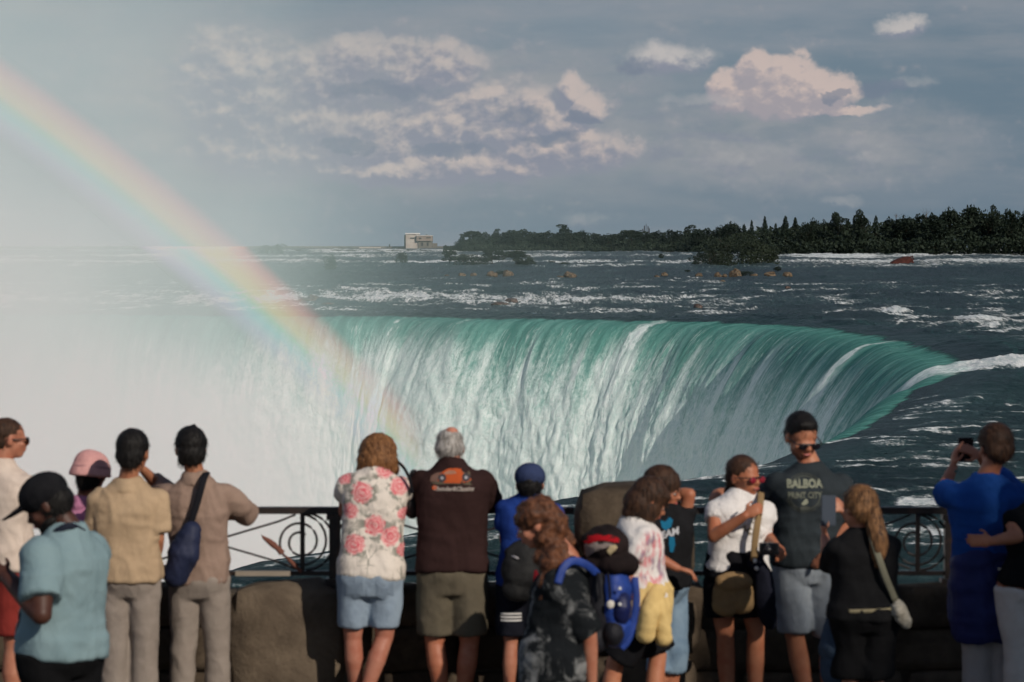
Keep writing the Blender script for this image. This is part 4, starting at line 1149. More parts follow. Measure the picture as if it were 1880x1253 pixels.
# ------------------------------------------------------------------ people
def remesh(name, pieces, voxel, mat, parent, smooth=3, disp=None):
    """union of closed pieces into one continuous skin"""
    v, f = merge(pieces)
    me = bpy.data.meshes.new(name); me.from_pydata(v, [], f); me.update()
    o = bpy.data.objects.new(name, me); COL.objects.link(o)
    r_ = o.modifiers.new('r', 'REMESH'); r_.mode = 'VOXEL'; r_.voxel_size = voxel; r_.use_smooth_shade = True
    if smooth:
        s_ = o.modifiers.new('s', 'SMOOTH'); s_.factor = 0.5; s_.iterations = smooth
    dg = bpy.context.evaluated_depsgraph_get(); dg.update()
    nm = bpy.data.meshes.new_from_object(o.evaluated_get(dg)); nm.name = name
    bpy.data.objects.remove(o); bpy.data.meshes.remove(me)
    if disp:
        n = len(nm.vertices); co = np.empty(n * 3, np.float32); nm.vertices.foreach_get('co', co); co = co.reshape(-1, 3)
        no = np.empty(n * 3, np.float32); nm.vertices.foreach_get('normal', no); no = no.reshape(-1, 3)
        co = co + no * disp(co.astype(np.float64))[:, None]; nm.vertices.foreach_set('co', co.astype(np.float32).ravel()); nm.update()
    nm.polygons.foreach_set('use_smooth', np.ones(len(nm.polygons), bool))
    nm.materials.clear(); nm.materials.append(mat)
    return link(bpy.data.objects.new(name, nm), parent)

def ell(c, r, rot=None, n=14, m=10):
    """ellipsoid at c with radii r, optional 3x3 orientation"""
    vs = [Vector((0, 0, r[2]))]
    for i in range(1, m):
        t = math.pi * i / m
        for k in range(n):
            a = 2 * math.pi * k / n; vs.append(Vector((r[0] * math.sin(t) * math.cos(a), r[1] * math.sin(t) * math.sin(a), r[2] * math.cos(t))))
    vs.append(Vector((0, 0, -r[2])))
    fs = [(0, 1 + k, 1 + (k + 1) % n) for k in range(n)]
    for i in range(m - 2):
        for k in range(n):
            a = 1 + i * n + k; b = 1 + i * n + (k + 1) % n; fs.append((a, a + n, b + n, b))
    L = len(vs) - 1; o = 1 + (m - 2) * n
    fs += [(L, o + (k + 1) % n, o + k) for k in range(n)]
    if rot is not None: vs = [rot @ v for v in vs]
    return [v + Vector(c) for v in vs], fs

def limb(pts, rads, sides=12, sub=3, caps=True):
    """smooth tapered limb through joints"""
    P = np.array([tuple(p) for p in pts]); n = len(P)
    if n > 2 and sub > 1:
        Q = catmull(P, sub); rr = np.interp(np.linspace(0, n - 1, len(Q)), range(n), rads)
    else: Q, rr = P, np.array(rads)
    out = [tube([Vector(q) for q in Q], list(rr), sides)]
    if caps: out += [ell(Q[0], (rr[0],) * 3), ell(Q[-1], (rr[-1],) * 3)]
    return out

def rings(centers, axes, dims, sides=20, power=2.4):
    """loft of superelliptic rings: axes = (right, forward) per ring, dims = (half width, half depth)"""
    vs = []; fs = []
    for c, (r, f), (w, d) in zip(centers, axes, dims):
        for k in range(sides):
            a = 2 * math.pi * k / sides; ca, sa = math.cos(a), math.sin(a)
            vs.append(Vector(c) + r * (w * math.copysign(abs(ca) ** (2 / power), ca)) + f * (d * math.copysign(abs(sa) ** (2 / power), sa)))
    for i in range(len(centers) - 1):
        for k in range(sides):
            fs.append((i * sides + k, i * sides + (k + 1) % sides, (i + 1) * sides + (k + 1) % sides, (i + 1) * sides + k))
    fs.append(tuple(reversed(range(sides)))); fs.append(tuple(range((len(centers) - 1) * sides, len(centers) * sides)))
    return vs, fs

def folds(amp, seed=0, f=1.0, axis=0.6, cross=0.7):
    """soft creases running mostly down and across the cloth"""
    def d(co):
        x, y, z = co[:, 0] + co[:, 1] * 0.5, co[:, 1], co[:, 2]
        w = fbm(x * 3, z * 3, 2, seed + 9) * 0.35
        a = ridge(x * 7.0 * f + w + z * axis * 3.0, z * 2.3 * f - y * 3 + w, 2, seed)
        b = ridge(x * 2.5 * f - z * 5.0 + w, z * 6.5 * f + x * 2, 2, seed + 5)
        c = fbm(x * 6 * f + y * 5, z * 5 * f, 2, seed + 7)
        return 1.5 * amp * (np.clip(a - .15, 0, 1) * 0.8 + np.clip(b - .2, 0, 1) * cross + c * .5)
    return d

_mc = {}
def skin(c, name='skin'):
    if c in _mc: return _mc[c]
    m, g = material(name); gp = V(g.nt, g.new('ShaderNodeNewGeometry').outputs['Position'])
    c2 = (c[0] * 0.86, c[1] * 0.72, c[2] * 0.68)
    g.pbr(g.mix(g.noise(gp, 14, 5, 0.6).ss(0.35, 0.7), c, c2), 0.52, 0.35, g.bump(g.noise(gp, 120, 4), 0.15, 0.002)); _mc[c] = m; return m

def cloth(name, c, c2=None, sc=9.0, rough=0.9, weave=420.0, fold=0.5, spec=0.08):
    m, g = material(name); gp = g.coord('Object')
    c2 = c2 or tuple(x * 0.8 for x in c)
    n = g.noise(gp, sc, 6, 0.62, 0.4)
    fb = g.noise(g.vm('MULTIPLY', gp, (16.0, 16.0, 9.0)), 1.0, 5, 0.6, 1.2)
    wv = g.noise(gp, weave, 2, 0.5)
    g.pbr(g.mix(n.ss(0.35, 0.65), c, c2), rough, spec, g.bump(fb * fold + wv * 0.06, 0.6, 0.025)); return m

def hair_mat(name, c, c2, rough=0.55, spec=0.22, st=(90, 90, 9)):
    m, g = material(name); gp = g.coord('Object')
    n = g.noise(g.vm('MULTIPLY', gp, st), 1.0, 5, 0.6, 0.5); n2 = g.noise(gp, 22, 4, 0.6)
    g.pbr(g.mix((n * 0.65 + n2 * 0.35).ss(0.38, 0.62), c, c2), rough, spec, g.bump(n, 0.7, 0.008)); return m

SKIN_L = (0.43, 0.185, 0.115); SKIN_T = (0.38, 0.165, 0.090); SKIN_D = (0.070, 0.028, 0.018)
M = dict(
    black_hair=hair_mat('black_hair', (0.005, 0.0045, 0.0045), (0.012, 0.010, 0.009)),
    brown_hair=hair_mat('brown_hair', (0.022, 0.012, 0.008), (0.075, 0.036, 0.020)),
    auburn_hair=hair_mat('auburn_hair', (0.10, 0.042, 0.016), (0.27, 0.125, 0.050)),
    curly_hair=hair_mat('curly_brown_hair', (0.045, 0.018, 0.010), (0.16, 0.065, 0.032), st=(38, 38, 26)),
    grey_hair=hair_mat('grey_hair', (0.22, 0.20, 0.18), (0.50, 0.47, 0.44)),
    streaked_hair=hair_mat('streaked_brown_hair', (0.050, 0.024, 0.012), (0.26, 0.13, 0.055)),
    lens=None)
m_lens, g = material('sunglass_lens'); g.pbr((0.012, 0.010, 0.012), 0.12, 0.6); M['lens'] = m_lens
m_rlens, g = material('red_sunglass_lens'); g.pbr((0.22, 0.018, 0.030), 0.12, 0.6)
m_eye, g = material('eye_white'); g.pbr((0.42, 0.38, 0.35), 0.3, 0.4)
m_lip, g = material('lips'); g.pbr((0.36, 0.10, 0.085), 0.45, 0.4)
m_plastic, g = material('black_plastic'); g.pbr((0.012, 0.012, 0.014), 0.3, 0.5)
m_case, g = material('slate_blue_phone_case'); g.pbr((0.045, 0.060, 0.085), 0.5, 0.4)
m_metal, g = material('bright_buckle'); g.pbr((0.75, 0.74, 0.70), 0.3, 0.6)
m_pale, g = material('pale_tag'); g.pbr((0.62, 0.58, 0.52), 0.7, 0.2)

def rot_ypr(yaw, pitch=0.0, roll=0.0):
    """columns: right, forward, up; yaw 0 looks away from the camera, +90 to the right of the picture; pitch looks down"""
    return (Matrix.Rotation(-R(yaw), 3, 'Z') @ Matrix.Rotation(-R(pitch), 3, 'X') @ Matrix.Rotation(R(roll), 3, 'Y'))

def hand(wr, d, up, side, curl=0.5, s=1.0, spread=0.22):
    """palm and five fingers: d points along the hand, up is the back of the hand, side +1 puts the thumb on up x d"""
    d = d.normalized(); up = (up - d * up.dot(d)).normalized(); lat = up.cross(d).normalized() * side
    rot = Matrix((lat, d, up)).transposed()
    out = [ell(wr + d * 0.048 * s, (0.041 * s, 0.055 * s, 0.017 * s), rot)]
    for i, (o, L) in enumerate(((0.031, .078), (0.0105, .086), (-.0105, .080), (-.030, .062))):
        b = wr + d * 0.070 * s + lat * o * s
        dd = (d + lat * (o * spread * 22 * .3)).normalized(); p = [b]
        ang = 0.0
        for seg_ in (.45, .32, .26):
            ang += curl * (0.55 + 0.08 * i)
            v = dd * math.cos(ang) - up * math.sin(ang)
            p.append(p[-1] + v * L * seg_ * s)
        out += limb(p, [.0098 * s, .0092 * s, .0085 * s, .0072 * s], 8, 2)
    b = wr + d * 0.022 * s + lat * 0.030 * s
    v1 = (d * .6 + lat * .75 - up * .25).normalized(); v2 = (d * .9 + lat * .25 - up * .45).normalized()
    out += limb([b - lat * .012 * s, b + v1 * .035 * s, b + v1 * .035 * s + v2 * .035 * s], [.014 * s, .0115 * s, .009 * s], 8, 2)
    return out

def head_parts(c, R3, s=1.0, fem=False):
    """skull, jaw, nose, brow, ears; c is the centre of the skull"""
    def P(x, y, z): return c + R3 @ Vector((x * s, y * s, z * s))
    out = [ell(P(0, -.008, .018), (.074 * s, .094 * s, .088 * s), R3),
           ell(P(0, .022, -.035), (.060 * s, .070 * s, .075 * s), R3),
           ell(P(0, .050, -.082), (.034 * s, .033 * s, .028 * s), R3),          # chin
           ell(P(0, .083, -.002), (.046 * s, .014 * s, .011 * s), R3),          # brow
           ell(P(0, .080, -.058), (.026 * s, .018 * s, .017 * s), R3)]          # mouth
    out += limb([P(0, .086, .000), P(0, .104, -.026)], [.0085 * s, .013 * s], 8, 1)
    for q in (-1, 1):
        out.append(ell(P(q * .012, .096, -.030), (.009 * s, .010 * s, .008 * s), R3))
        out.append(ell(P(q * .076, -.006, -.012), (.009 * s, .019 * s, .031 * s), R3))
        out.append(ell(P(q * .042, .060, -.030), (.020 * s, .020 * s, .020 * s), R3))
    return out

class Person:
    def __init__(s, label, Yd, height=1.7, tone=SKIN_L, fem=False, group='visitors at the lookout'):
        s.Y = Yd; s.fem = fem; s.h = height; s.tone = skin(tone); s.body = []; s.k = height / 1.75
        s.label = label; s.root = None
    def p(s, px, py, dy=0.0):
        return at(px, py, s.Y + dy)
    def start(s, px):
        s.root = empty('person', (cam_x(px, s.Y), s.Y, FLOOR)); s.o = Vector(s.root.location)
        tag(s.root, s.label, 'person'); return s
    # everything below works in world space and is shifted to the root at the end
    def obj(s, name, pieces, mat, voxel=0.009, smooth=3, disp=None, parent=None):
        o = remesh(name, pieces, voxel, mat, parent or s.root, smooth, disp)
        o.data.transform(Matrix.Translation(-s.o)); return o
    def raw(s, name, piece, mat, parent=None, sm=True):
        v, f = piece; o = mesh_obj(name, [tuple(Vector(a) - s.o) for a in v], f, mat, parent or s.root, smooth=sm); return o
    def torso(s, chest, pelvis, yaw, yawp=None, sw=None, hw=None, dep=None, waist=None):
        k = s.k; s.C = chest; s.Pv = pelvis; yawp = yaw if yawp is None else yawp
        s.sw = sw or (0.165 if s.fem else 0.19) * k; s.hw = hw or (0.165 if s.fem else 0.160) * k
        s.dep = dep or (0.105 if s.fem else 0.115) * k; s.waist = waist or (0.125 if s.fem else 0.145) * k
        s.yaw = yaw
        up = (chest - pelvis).normalized()
        def ax(y):
            r_ = Vector((math.cos(R(y)), -math.sin(R(y)), 0)); f_ = up.cross(r_).normalized(); return (f_.cross(up).normalized(), f_)
        s.up = up; s.ax0 = ax(yawp); s.ax1 = ax(yaw)
        s.shR = chest + s.ax1[0] * (s.sw - .018) - up * .022; s.shL = chest - s.ax1[0] * (s.sw - .018) - up * .022
        s.hipR = pelvis + s.ax0[0] * s.hw * .55 - up * .04; s.hipL = pelvis - s.ax0[0] * s.hw * .55 - up * .04
        return s
    def torso_loft(s, infl=0.0, top=1.06, bottom=-0.18, flare=1.0, blouse=0.0):
        L = (s.C - s.Pv).length; k = s.k
        q_ = lambda m_: 1 + m_ * k / L
        prof = [(-.18, s.hw * .96, s.dep * 1.02), (0.0, s.hw, s.dep * 1.05), (.22, (s.hw + s.waist) / 2, s.dep * .98), (.42, s.waist, s.dep * .92), (.66, (s.waist + s.sw * .92) / 2 + .01, s.dep * 1.0),
                (.84, s.sw * .98, s.dep * 1.02), (q_(-.045), s.sw * 1.02, s.dep * .96), (q_(-.01), s.sw * 1.0, s.dep * .84), (q_(.022), s.sw * .88, s.dep * .74), (q_(.05), s.sw * .66, s.dep * .64), (q_(.08), s.sw * .44, s.dep * .56), (q_(.12), s.sw * .28, s.dep * .44)]
        t = np.array([q[0] for q in prof]); w = np.array([q[1] for q in prof]); d = np.array([q[2] for q in prof])
        if top > 1: top = q_(.105)
        ts = np.linspace(bottom, top, 26)
        cs, axs, dm = [], [], []
        for q in ts:
            m = min(max(q, 0), 1); r_ = s.ax0[0].lerp(s.ax1[0], m).normalized(); f_ = s.ax0[1].lerp(s.ax1[1], m).normalized()
            loose = infl * (1 if q < 1 else max(.35, 1 - (q - 1) * 8)) + blouse * max(0, 1 - abs(q - .15) / .5)
            fl = flare if q < 0.2 else 1.0
            cs.append(s.Pv + s.up * L * q); axs.append((r_, f_)); dm.append((float(np.interp(q, t, w)) * fl + loose, float(np.interp(q, t, d)) * fl + loose * .8))
        return rings(cs, axs, dm, 24, 2.5)
    def head(s, c, yaw, pitch=0.0, roll=0.0, sc=1.0):
        s.H = c; s.R3 = rot_ypr(yaw, pitch, roll); s.hs = sc * (0.97 if s.fem else 1.03)
        s.body += head_parts(c, s.R3, s.hs, s.fem)
        nb = s.C + s.up * .098 * s.k - s.ax1[1] * .005
        s.body += limb([nb - s.up * .05, nb, c + s.R3 @ Vector((0, -.02, -.05)) * 1.0], [.075 * s.k, .058 * s.k * (.88 if s.fem else 1), .052 * s.k * (.9 if s.fem else 1)], 14, 3)
        s.nb = nb; return s
    def hp(s, x, y, z): return s.H + s.R3 @ Vector((x * s.hs, y * s.hs, z * s.hs))
    def hell(s, x, y, z, a, b, c): return ell(s.hp(x, y, z), (a * s.hs, b * s.hs, c * s.hs), s.R3)
    def arm(s, side, el, wr, hd=None, hup=None, curl=0.5, th=1.0, hside=None):
        sh = s.shR if side > 0 else s.shL; k = s.k * th
        s.body += limb([sh, sh.lerp(el, .4), el], [.050 * k, .047 * k, .037 * k], 12, 3)
        s.body += limb([el, el.lerp(wr, .3), wr], [.038 * k, .039 * k, .026 * k], 12, 3)
        hd = hd or (wr - el); hup = hup or Vector((0, 0, 1))
        s.body += hand(wr, hd, hup, hside or side, curl, s.k)
        if side > 0: s.armR = (sh, el, wr)
        else: s.armL = (sh, el, wr)
        return s
    def leg(s, side, knee=None, ankle=None, th=1.0, toe=0.0):
        hip = s.hipR if side > 0 else s.hipL; k = s.k * th
        ankle = ankle or Vector((hip.x, hip.y, FLOOR + .09)); ankle.z = FLOOR + .085
        knee = knee or hip.lerp(ankle, .50) + Vector((0, 0, 0))
        s.body += limb([hip + Vector((0, 0, .06)), hip.lerp(knee, .35), knee], [.088 * k, .078 * k, .055 * k], 14, 3)
        back = -s.ax0[1] * .018
        s.body += limb([knee, knee.lerp(ankle, .33) + back, knee.lerp(ankle, .75), ankle], [.053 * k, .057 * k, .040 * k, .034 * k], 14, 3)
        f_ = s.ax0[1] * 1.0; f_.z = 0; f_.normalize()
        s.body.append(ell(ankle + f_ * .07 - Vector((0, 0, .045)), (.040, .115, .036), Matrix((s.ax0[0], f_, Vector((0, 0, 1)))).transposed()))
        if side > 0: s.legR = (hip, knee, ankle)
        else: s.legL = (hip, knee, ankle)
        return s
    def finish(s, voxel=0.0085):
        # inner torso so the figure is one surface under its clothes
        s.body.append(s.torso_loft(-.006, 1.08, -.06))
        b = s.obj('body', s.body, s.tone, voxel, 3)
        # shoes
        for lg in (getattr(s, 'legR', None), getattr(s, 'legL', None)):
            if not lg: continue
            f_ = s.ax0[1].copy(); f_.z = 0; f_.normalize(); r3 = Matrix((s.ax0[0], f_, Vector((0, 0, 1)))).transposed()
            a = lg[2]
            s.obj('shoe', [ell(a + f_ * .075 - Vector((0, 0, .042)), (.048, .135, .040), r3), ell(a - f_ * .02 - Vector((0, 0, .03)), (.045, .06, .055), r3)], s.shoe if hasattr(s, 'shoe') else m_plastic, .012, 2)
        return b
    # ---- clothes ----
    def sleeve(s, side, frac, r0=.066, r1=.062, long=False):
        """frac: share of the upper arm covered; long sleeves: 1 + share of the forearm"""
        sh, el, wr = s.armR if side > 0 else s.armL; k = s.k
        if frac <= 1:
            e = sh.lerp(el, frac); out = [tube([sh - (el - sh) * .08, sh.lerp(el, frac * .5), e], [r0 * k, (r0 + r1) / 2 * k, r1 * k], 14)]
        else:
            e = el.lerp(wr, frac - 1); out = limb([sh, el], [r0 * k, r1 * k], 14, 1) + [tube([el, el.lerp(e, .5), e], [r1 * k, r1 * .93 * k, r1 * .82 * k], 14)]
        out.append(ell(sh, (r0 * k * .97,) * 3)); return out
    def shirt(s, name, mat, frac=0.55, infl=.018, bottom=-.12, flare=1.0, blouse=.01, collar=False, r0=.066, r1=.068, amp=.006, seed=1, both=(True, True), voxel=.011, neck=1.05, label=None):
        pc = [s.torso_loft(infl, neck, bottom, flare, blouse)]
        if frac > 0:
            if both[0]: pc += s.sleeve(-1, frac, r0, r1)
            if both[1]: pc += s.sleeve(1, frac, r0, r1)
        else:
            pc += [ell(s.shR, (.055 * s.k,) * 3), ell(s.shL, (.055 * s.k,) * 3)]
        if collar: pc.append(tube([s.nb - s.up * .04, s.nb + s.up * .024], [.090 * s.k, .068 * s.k], 16))
        else: pc.append(tube([s.nb - s.up * .06, s.nb + s.up * .004], [.100 * s.k, .074 * s.k], 16))
        o = s.obj(name, pc, mat, voxel, 7, folds(amp, seed))
        if label: o['label'] = label
        return o
    def pants(s, name, mat, frac=2.0, r0=.098, r1=.075, r2=.062, top=.03, infl=.014, amp=.007, seed=2, flare=1.0, voxel=.011, label=None):
        """frac: 1 = to the knee, 2 = to the ankle"""
        pc = []
        L = (s.C - s.Pv).length
        cs, axs, dm = [], [], []
        for q in np.linspace(-.22, top, 6):
            w_ = np.interp(q, [-.2, 0, .25], [s.hw * .98, s.hw, (s.hw + s.waist) / 2]); cs.append(s.Pv + s.up * L * q); axs.append(s.ax0); dm.append(((w_ + infl) * float(np.interp(q, [-.22, -.08], [.93, 1])), (s.dep * 1.06 + infl) * float(np.interp(q, [-.22, -.04], [.72, 1]))))
        pc.append(rings(cs, axs, dm, 22, 2.5))
        for hip, kn, an in (s.legR, s.legL):
            k = s.k
            if frac <= 1: pc.append(tube([hip + Vector((0, 0, .05)), hip.lerp(kn, frac * .5), hip.lerp(kn, frac)], [r0 * k, (r0 + r1) / 2 * k * flare, r1 * k * flare], 18))
            else:
                e = kn.lerp(an, frac - 1); pc += [tube([hip + Vector((0, 0, .05)), hip.lerp(kn, .5), kn, kn.lerp(e, .5), e], [r0 * k, .088 * k, r1 * k, (r1 + r2) / 2 * k, r2 * k], 18)]
        o = s.obj(name, pc, mat, voxel, 8, folds(amp, seed, 0.9, 0.3, 0.25))
        if label: o['label'] = label
        return o
    def hair(s, pieces, mat, voxel=.008, amp=.004, fr=60, name='hair', seed=5, smooth=2):
        def d(co): return amp * (fbm(co[:, 0] * fr + co[:, 1] * fr * .7, co[:, 2] * fr * .22, 3, seed) + 0.6 * fbm(co[:, 0] * fr * 2.3, co[:, 1] * fr * 2 + co[:, 2] * fr * .4, 2, seed + 3))
        o = s.obj(name, pieces, mat, voxel, smooth, d)
        s.strands(o, mat, seed)
        return o
    def strands(s, o, mat, seed=1, n=900, L=(.018, .045)):
        """loose hairs standing a little off the mass"""
        me = o.data; m = len(me.vertices); co = np.empty(m * 3, np.float32); me.vertices.foreach_get('co', co); co = co.reshape(-1, 3)
        no = np.empty(m * 3, np.float32); me.vertices.foreach_get('normal', no); no = no.reshape(-1, 3)
        rr = np.random.RandomState(seed); i = rr.randint(0, m, n); p0 = co[i] - no[i] * .002; nn_ = no[i]
        dn = np.array([0, 0, -1.0]) + rr.normal(0, .35, (n, 3)); dn -= (dn * nn_).sum(1)[:, None] * nn_ * .8; dn /= np.linalg.norm(dn, axis=1)[:, None] + 1e-6
        ln = rr.uniform(L[0], L[1], n)[:, None]; lift = rr.uniform(.05, .38, n)[:, None]
        p1 = p0 + (dn * .5 + nn_ * lift) * ln; p2 = p0 + (dn + nn_ * lift * 1.1) * ln
        sd_ = np.cross(dn, nn_); sd_ /= np.linalg.norm(sd_, axis=1)[:, None] + 1e-6; w = .0011
        v = np.stack([p0 - sd_ * w, p0 + sd_ * w, p1 + sd_ * w, p1 - sd_ * w, p2], 1).reshape(-1, 3)
        b = np.arange(n)[:, None] * 5; f = [tuple(q) for q in (b + [0, 1, 2, 3])] + [tuple(q) for q in (b + [3, 2, 4])]
        so = mesh_obj('loose_strands', v, f, mat, o)
        so['kind'] = 'stuff'
    def face(s, brow=True, mat=None, eyes=True):
        if eyes:
            for q in (-1, 1):
                e = s.raw('eye', s.hell(q * .031, .079, -.008, .012, .010, .0062), m_eye); s.raw('iris', s.hell(q * .031, .0875, -.008, .0052, .003, .0050), m_plastic, e)
                if mat: s.raw('eyebrow', s.hell(q * .032, .0955, .013, .018, .004, .0040), mat)
        s.raw('lips', s.hell(0, .094, -.058, .022, .008, .0075), m_lip)
    def glasses(s, lens=None):
        e = None
        f = [tube([s.hp(-.066, .096, .001), s.hp(0, .106, .003), s.hp(.066, .096, .001)], [.004, .005, .004], 6)]
        for q in (-1, 1): f.append(tube([s.hp(q * .068, .096, .002), s.hp(q * .080, .02, -.002), s.hp(q * .078, -.03, -.006)], [.004, .0035, .003], 6))
        e = s.raw('sunglasses', merge(f), m_plastic)
        for q in (-1, 1): s.raw('lens', s.hell(q * .034, .101, -.010, 0.026, .006, .018), lens or M['lens'], e)
        return e
    def phone(s, c, rx, uz, w=.038, h=.075, mat=None, label=None, scr=None):
        """a phone centred at c, rx its width axis, uz its length axis"""
        rx = rx.normalized(); uz = (uz - rx * uz.dot(rx)).normalized(); n = uz.cross(rx)
        e = empty('phone', c); e.rotation_euler = Matrix((rx, n, uz)).transposed().to_euler()
        tag(e, label, 'phone')
        import bmesh
        def rb(name, W, D, H, bv, m, y=0.0, x=0.0, z=0.0):
            bm = bmesh.new(); bmesh.ops.create_cube(bm, size=1)
            for v in bm.verts: v.co = Vector((v.co.x * W * 2 + x, v.co.y * D * 2 + y, v.co.z * H * 2 + z))
            bmesh.ops.bevel(bm, geom=bm.edges[:], offset=bv, segments=2, affect='EDGES')
            me = bpy.data.meshes.new(name); bm.to_mesh(me); bm.free(); me.materials.append(m); return link(bpy.data.objects.new(name, me), e)
        rb('case', w, .0055, h, .003, mat or m_plastic)
        rb('screen', w * .92, .0006, h * .94, .0003, scr or M['lens'], -.0062)
        rb('camera_bump', w * .32, .0015, h * .17, .001, m_plastic, .0062, -w * .5, h * .72)
        return e

def project(obj, pts2, origin, rx, uz, n, off=.004, reach=.5):
    """lay flat print onto the front of a garment: pts in the (rx, uz) plane are dropped along -n onto obj"""
    from mathutils.bvhtree import BVHTree
    key = '_bvh_' + obj.name
    if key not in _mc:
        me = obj.data; M4 = Matrix.Translation(obj.parent.location)
        _mc[key] = BVHTree.FromPolygons([M4 @ v.co for v in me.vertices], [tuple(p_.vertices) for p_ in me.polygons])
    bvh = _mc[key]; out = []; last = None
    for a, b in pts2:
        o = origin + rx * a + uz * b + n * reach
        h, nn_, _, _ = bvh.ray_cast(o, -n)
        if h is None: h = last if last is not None else origin + rx * a + uz * b
        last = h; out.append(h + n * off)
    return out

def print_text(person, garment, txt, size, origin, rx, uz, n, mat, name='lettering', shear=0.0, bold=0.0, sx=1.0):
    cu = bpy.data.curves.new('t', 'FONT'); cu.body = txt; cu.size = size; cu.align_x = 'CENTER'; cu.offset = bold; cu.shear = shear; cu.resolution_u = 2
    o = bpy.data.objects.new('t', cu); COL.objects.link(o)
    dg = bpy.context.evaluated_depsgraph_get(); dg.update()
    me = bpy.data.meshes.new_from_object(o.evaluated_get(dg)); bpy.data.objects.remove(o)
    import bmesh
    bm = bmesh.new(); bm.from_mesh(me); bmesh.ops.triangulate(bm, faces=bm.faces[:])
    for _ in range(1): bmesh.ops.subdivide_edges(bm, edges=[e for e in bm.edges if e.calc_length() > size * .25], cuts=1)
    bmesh.ops.triangulate(bm, faces=bm.faces[:])
    pts = [(v.co.x * sx, v.co.y) for v in bm.verts]; fs = [tuple(v.index for v in f.verts) for f in bm.faces]; bm.free()
    w = project(garment, pts, origin, rx, uz, n)
    o = mesh_obj(name, [tuple(p_ - Vector(garment.parent.location)) for p_ in w], fs, mat, garment); return o

def print_shape(person, garment, poly, origin, rx, uz, n, mat, name, off=.0035, fan=True):
    """filled outline, fanned from its centre in rings so it can follow the cloth"""
    c = (sum(p_[0] for p_ in poly) / len(poly), sum(p_[1] for p_ in poly) / len(poly)); m = len(poly)
    pts = [c]; fs = []
    for q in (.35, .7, 1.0): pts += [(c[0] + (a - c[0]) * q, c[1] + (b - c[1]) * q) for a, b in poly]
    for i in range(m):
        j = (i + 1) % m; fs.append((0, 1 + i, 1 + j))
        for r_ in range(2): fs.append((1 + r_ * m + i, 1 + (r_ + 1) * m + i, 1 + (r_ + 1) * m + j, 1 + r_ * m + j))
    w = project(garment, pts, origin, rx, uz, n, off)
    return mesh_obj(name, [tuple(p_ - Vector(garment.parent.location)) for p_ in w], fs, mat, garment)
def circle(cx, cz, r, n=18, rz=None): return [(cx + r * math.cos(6.2832 * i / n), cz + (rz or r) * math.sin(6.2832 * i / n)) for i in range(n)]
def flat_mat(name, c, rough=0.85):
    if name in _mc: return _mc[name]
    m, g = material(name); g.pbr(g.mix(g.noise(g.coord('Object'), 30, 4, 0.6), c, tuple(x * .75 for x in c)), rough, 0.1); _mc[name] = m; return m
UP = Vector((0, 0, 1)); XX_ = Vector((1, 0, 0)); YY_ = Vector((0, 1, 0))
def strap(p, pts, w, name, mat, parent, th=.006):
    """flat strap through world points"""
    P = catmull(np.array([tuple(q) for q in pts]), 6); P = [Vector(q) for q in P]
    cs, ax, dm = [], [], []
    for i, q in enumerate(P):
        t = (P[min(i + 1, len(P) - 1)] - P[max(i - 1, 0)]).normalized(); r_ = t.cross(YY_).normalized(); f_ = r_.cross(t).normalized()
        cs.append(q); ax.append((r_, f_)); dm.append((w, th))
    v, f = rings(cs, ax, dm, 10, 4)
    return mesh_obj(name, [tuple(a - (p.o if p else Vector())) for a in v], f, mat, parent, smooth=True)

# 1 --- man in the cream shirt, left edge
p = Person('man at the left edge in a cream shirt and dark red shorts, face turned right', 15.9, 1.8, SKIN_L).start(8)
p.torso(p.p(4, 885), p.p(2, 1035), 28, 28); p.head(p.p(17, 805), 72, 2, 0, .98)
p.arm(1, p.p(42, 948, .06), p.p(10, 962, .32), curl=.6).arm(-1, p.p(-62, 960, .1), p.p(-30, 965, .36))
p.leg(1).leg(-1)
p.finish()
p.shirt('shirt', cloth('cream_linen', (0.66, 0.55, 0.47), (0.56, 0.46, 0.39)), .82, .022, -.06, 1.0, .012, True, amp=.008, seed=3)
p.pants('shorts', cloth('dark_red_cotton', (0.25, 0.035, 0.028)), .82, r1=.105, seed=3)
p.hair([p.hell(0, -.020, .036, .078, .094, .080), p.hell(0, -.052, -.01, .070, .055, .062)], M['brown_hair'], amp=.0015)
p.glasses()
# 2 --- pink bucket hat
p = Person('person in a pink bucket hat and pink collared top, seen from behind', 16.35, 1.58, SKIN_L, True).start(162)
p.torso(p.p(156, 945), p.p(160, 1060), 22, 22, sw=.145); p.head(p.p(168, 868), 35, 8, 0, .97)
p.arm(1, p.p(205, 965, .12), p.p(170, 950, .38)).arm(-1, p.p(118, 985, .1), p.p(150, 955, .38))
p.leg(1).leg(-1); p.finish()
p.shirt('shirt', cloth('pink_cotton', (0.56, 0.24, 0.38), (0.48, 0.18, 0.32)), .6, .016, collar=True, seed=7)
p.pants('trousers', cloth('navy_cloth', (0.03, 0.035, 0.06)), r1=.088, r2=.078, seed=8)
p.hair([p.hell(0, -.02, -.02, .080, .090, .085), p.hell(0, -.05, -.065, .06, .045, .05)], M['black_hair'])
hat = [p.hell(0, -.008, .048, .102, .116, .092)]
hc = p.hp(0, -.008, .0); rx, fy, uz = p.R3.col[0], p.R3.col[1], p.R3.col[2]
hat.append(rings([p.hp(0, -.008, .045), p.hp(0, -.008, .018), p.hp(0, -.008, -.012), p.hp(0, -.008, -.022)], [(rx, fy)] * 4, [(.098, .112), (.104, .118), (.113, .127), (.115, .129)], 24, 2))
m_pinkhat = cloth('pink_felt', (0.62, 0.33, 0.31), (0.55, 0.28, 0.27))
o = p.obj('bucket_hat', hat, m_pinkhat, .008, 3, folds(.004, 3)); o['label'] = 'soft pink bucket hat with the brim turned down'
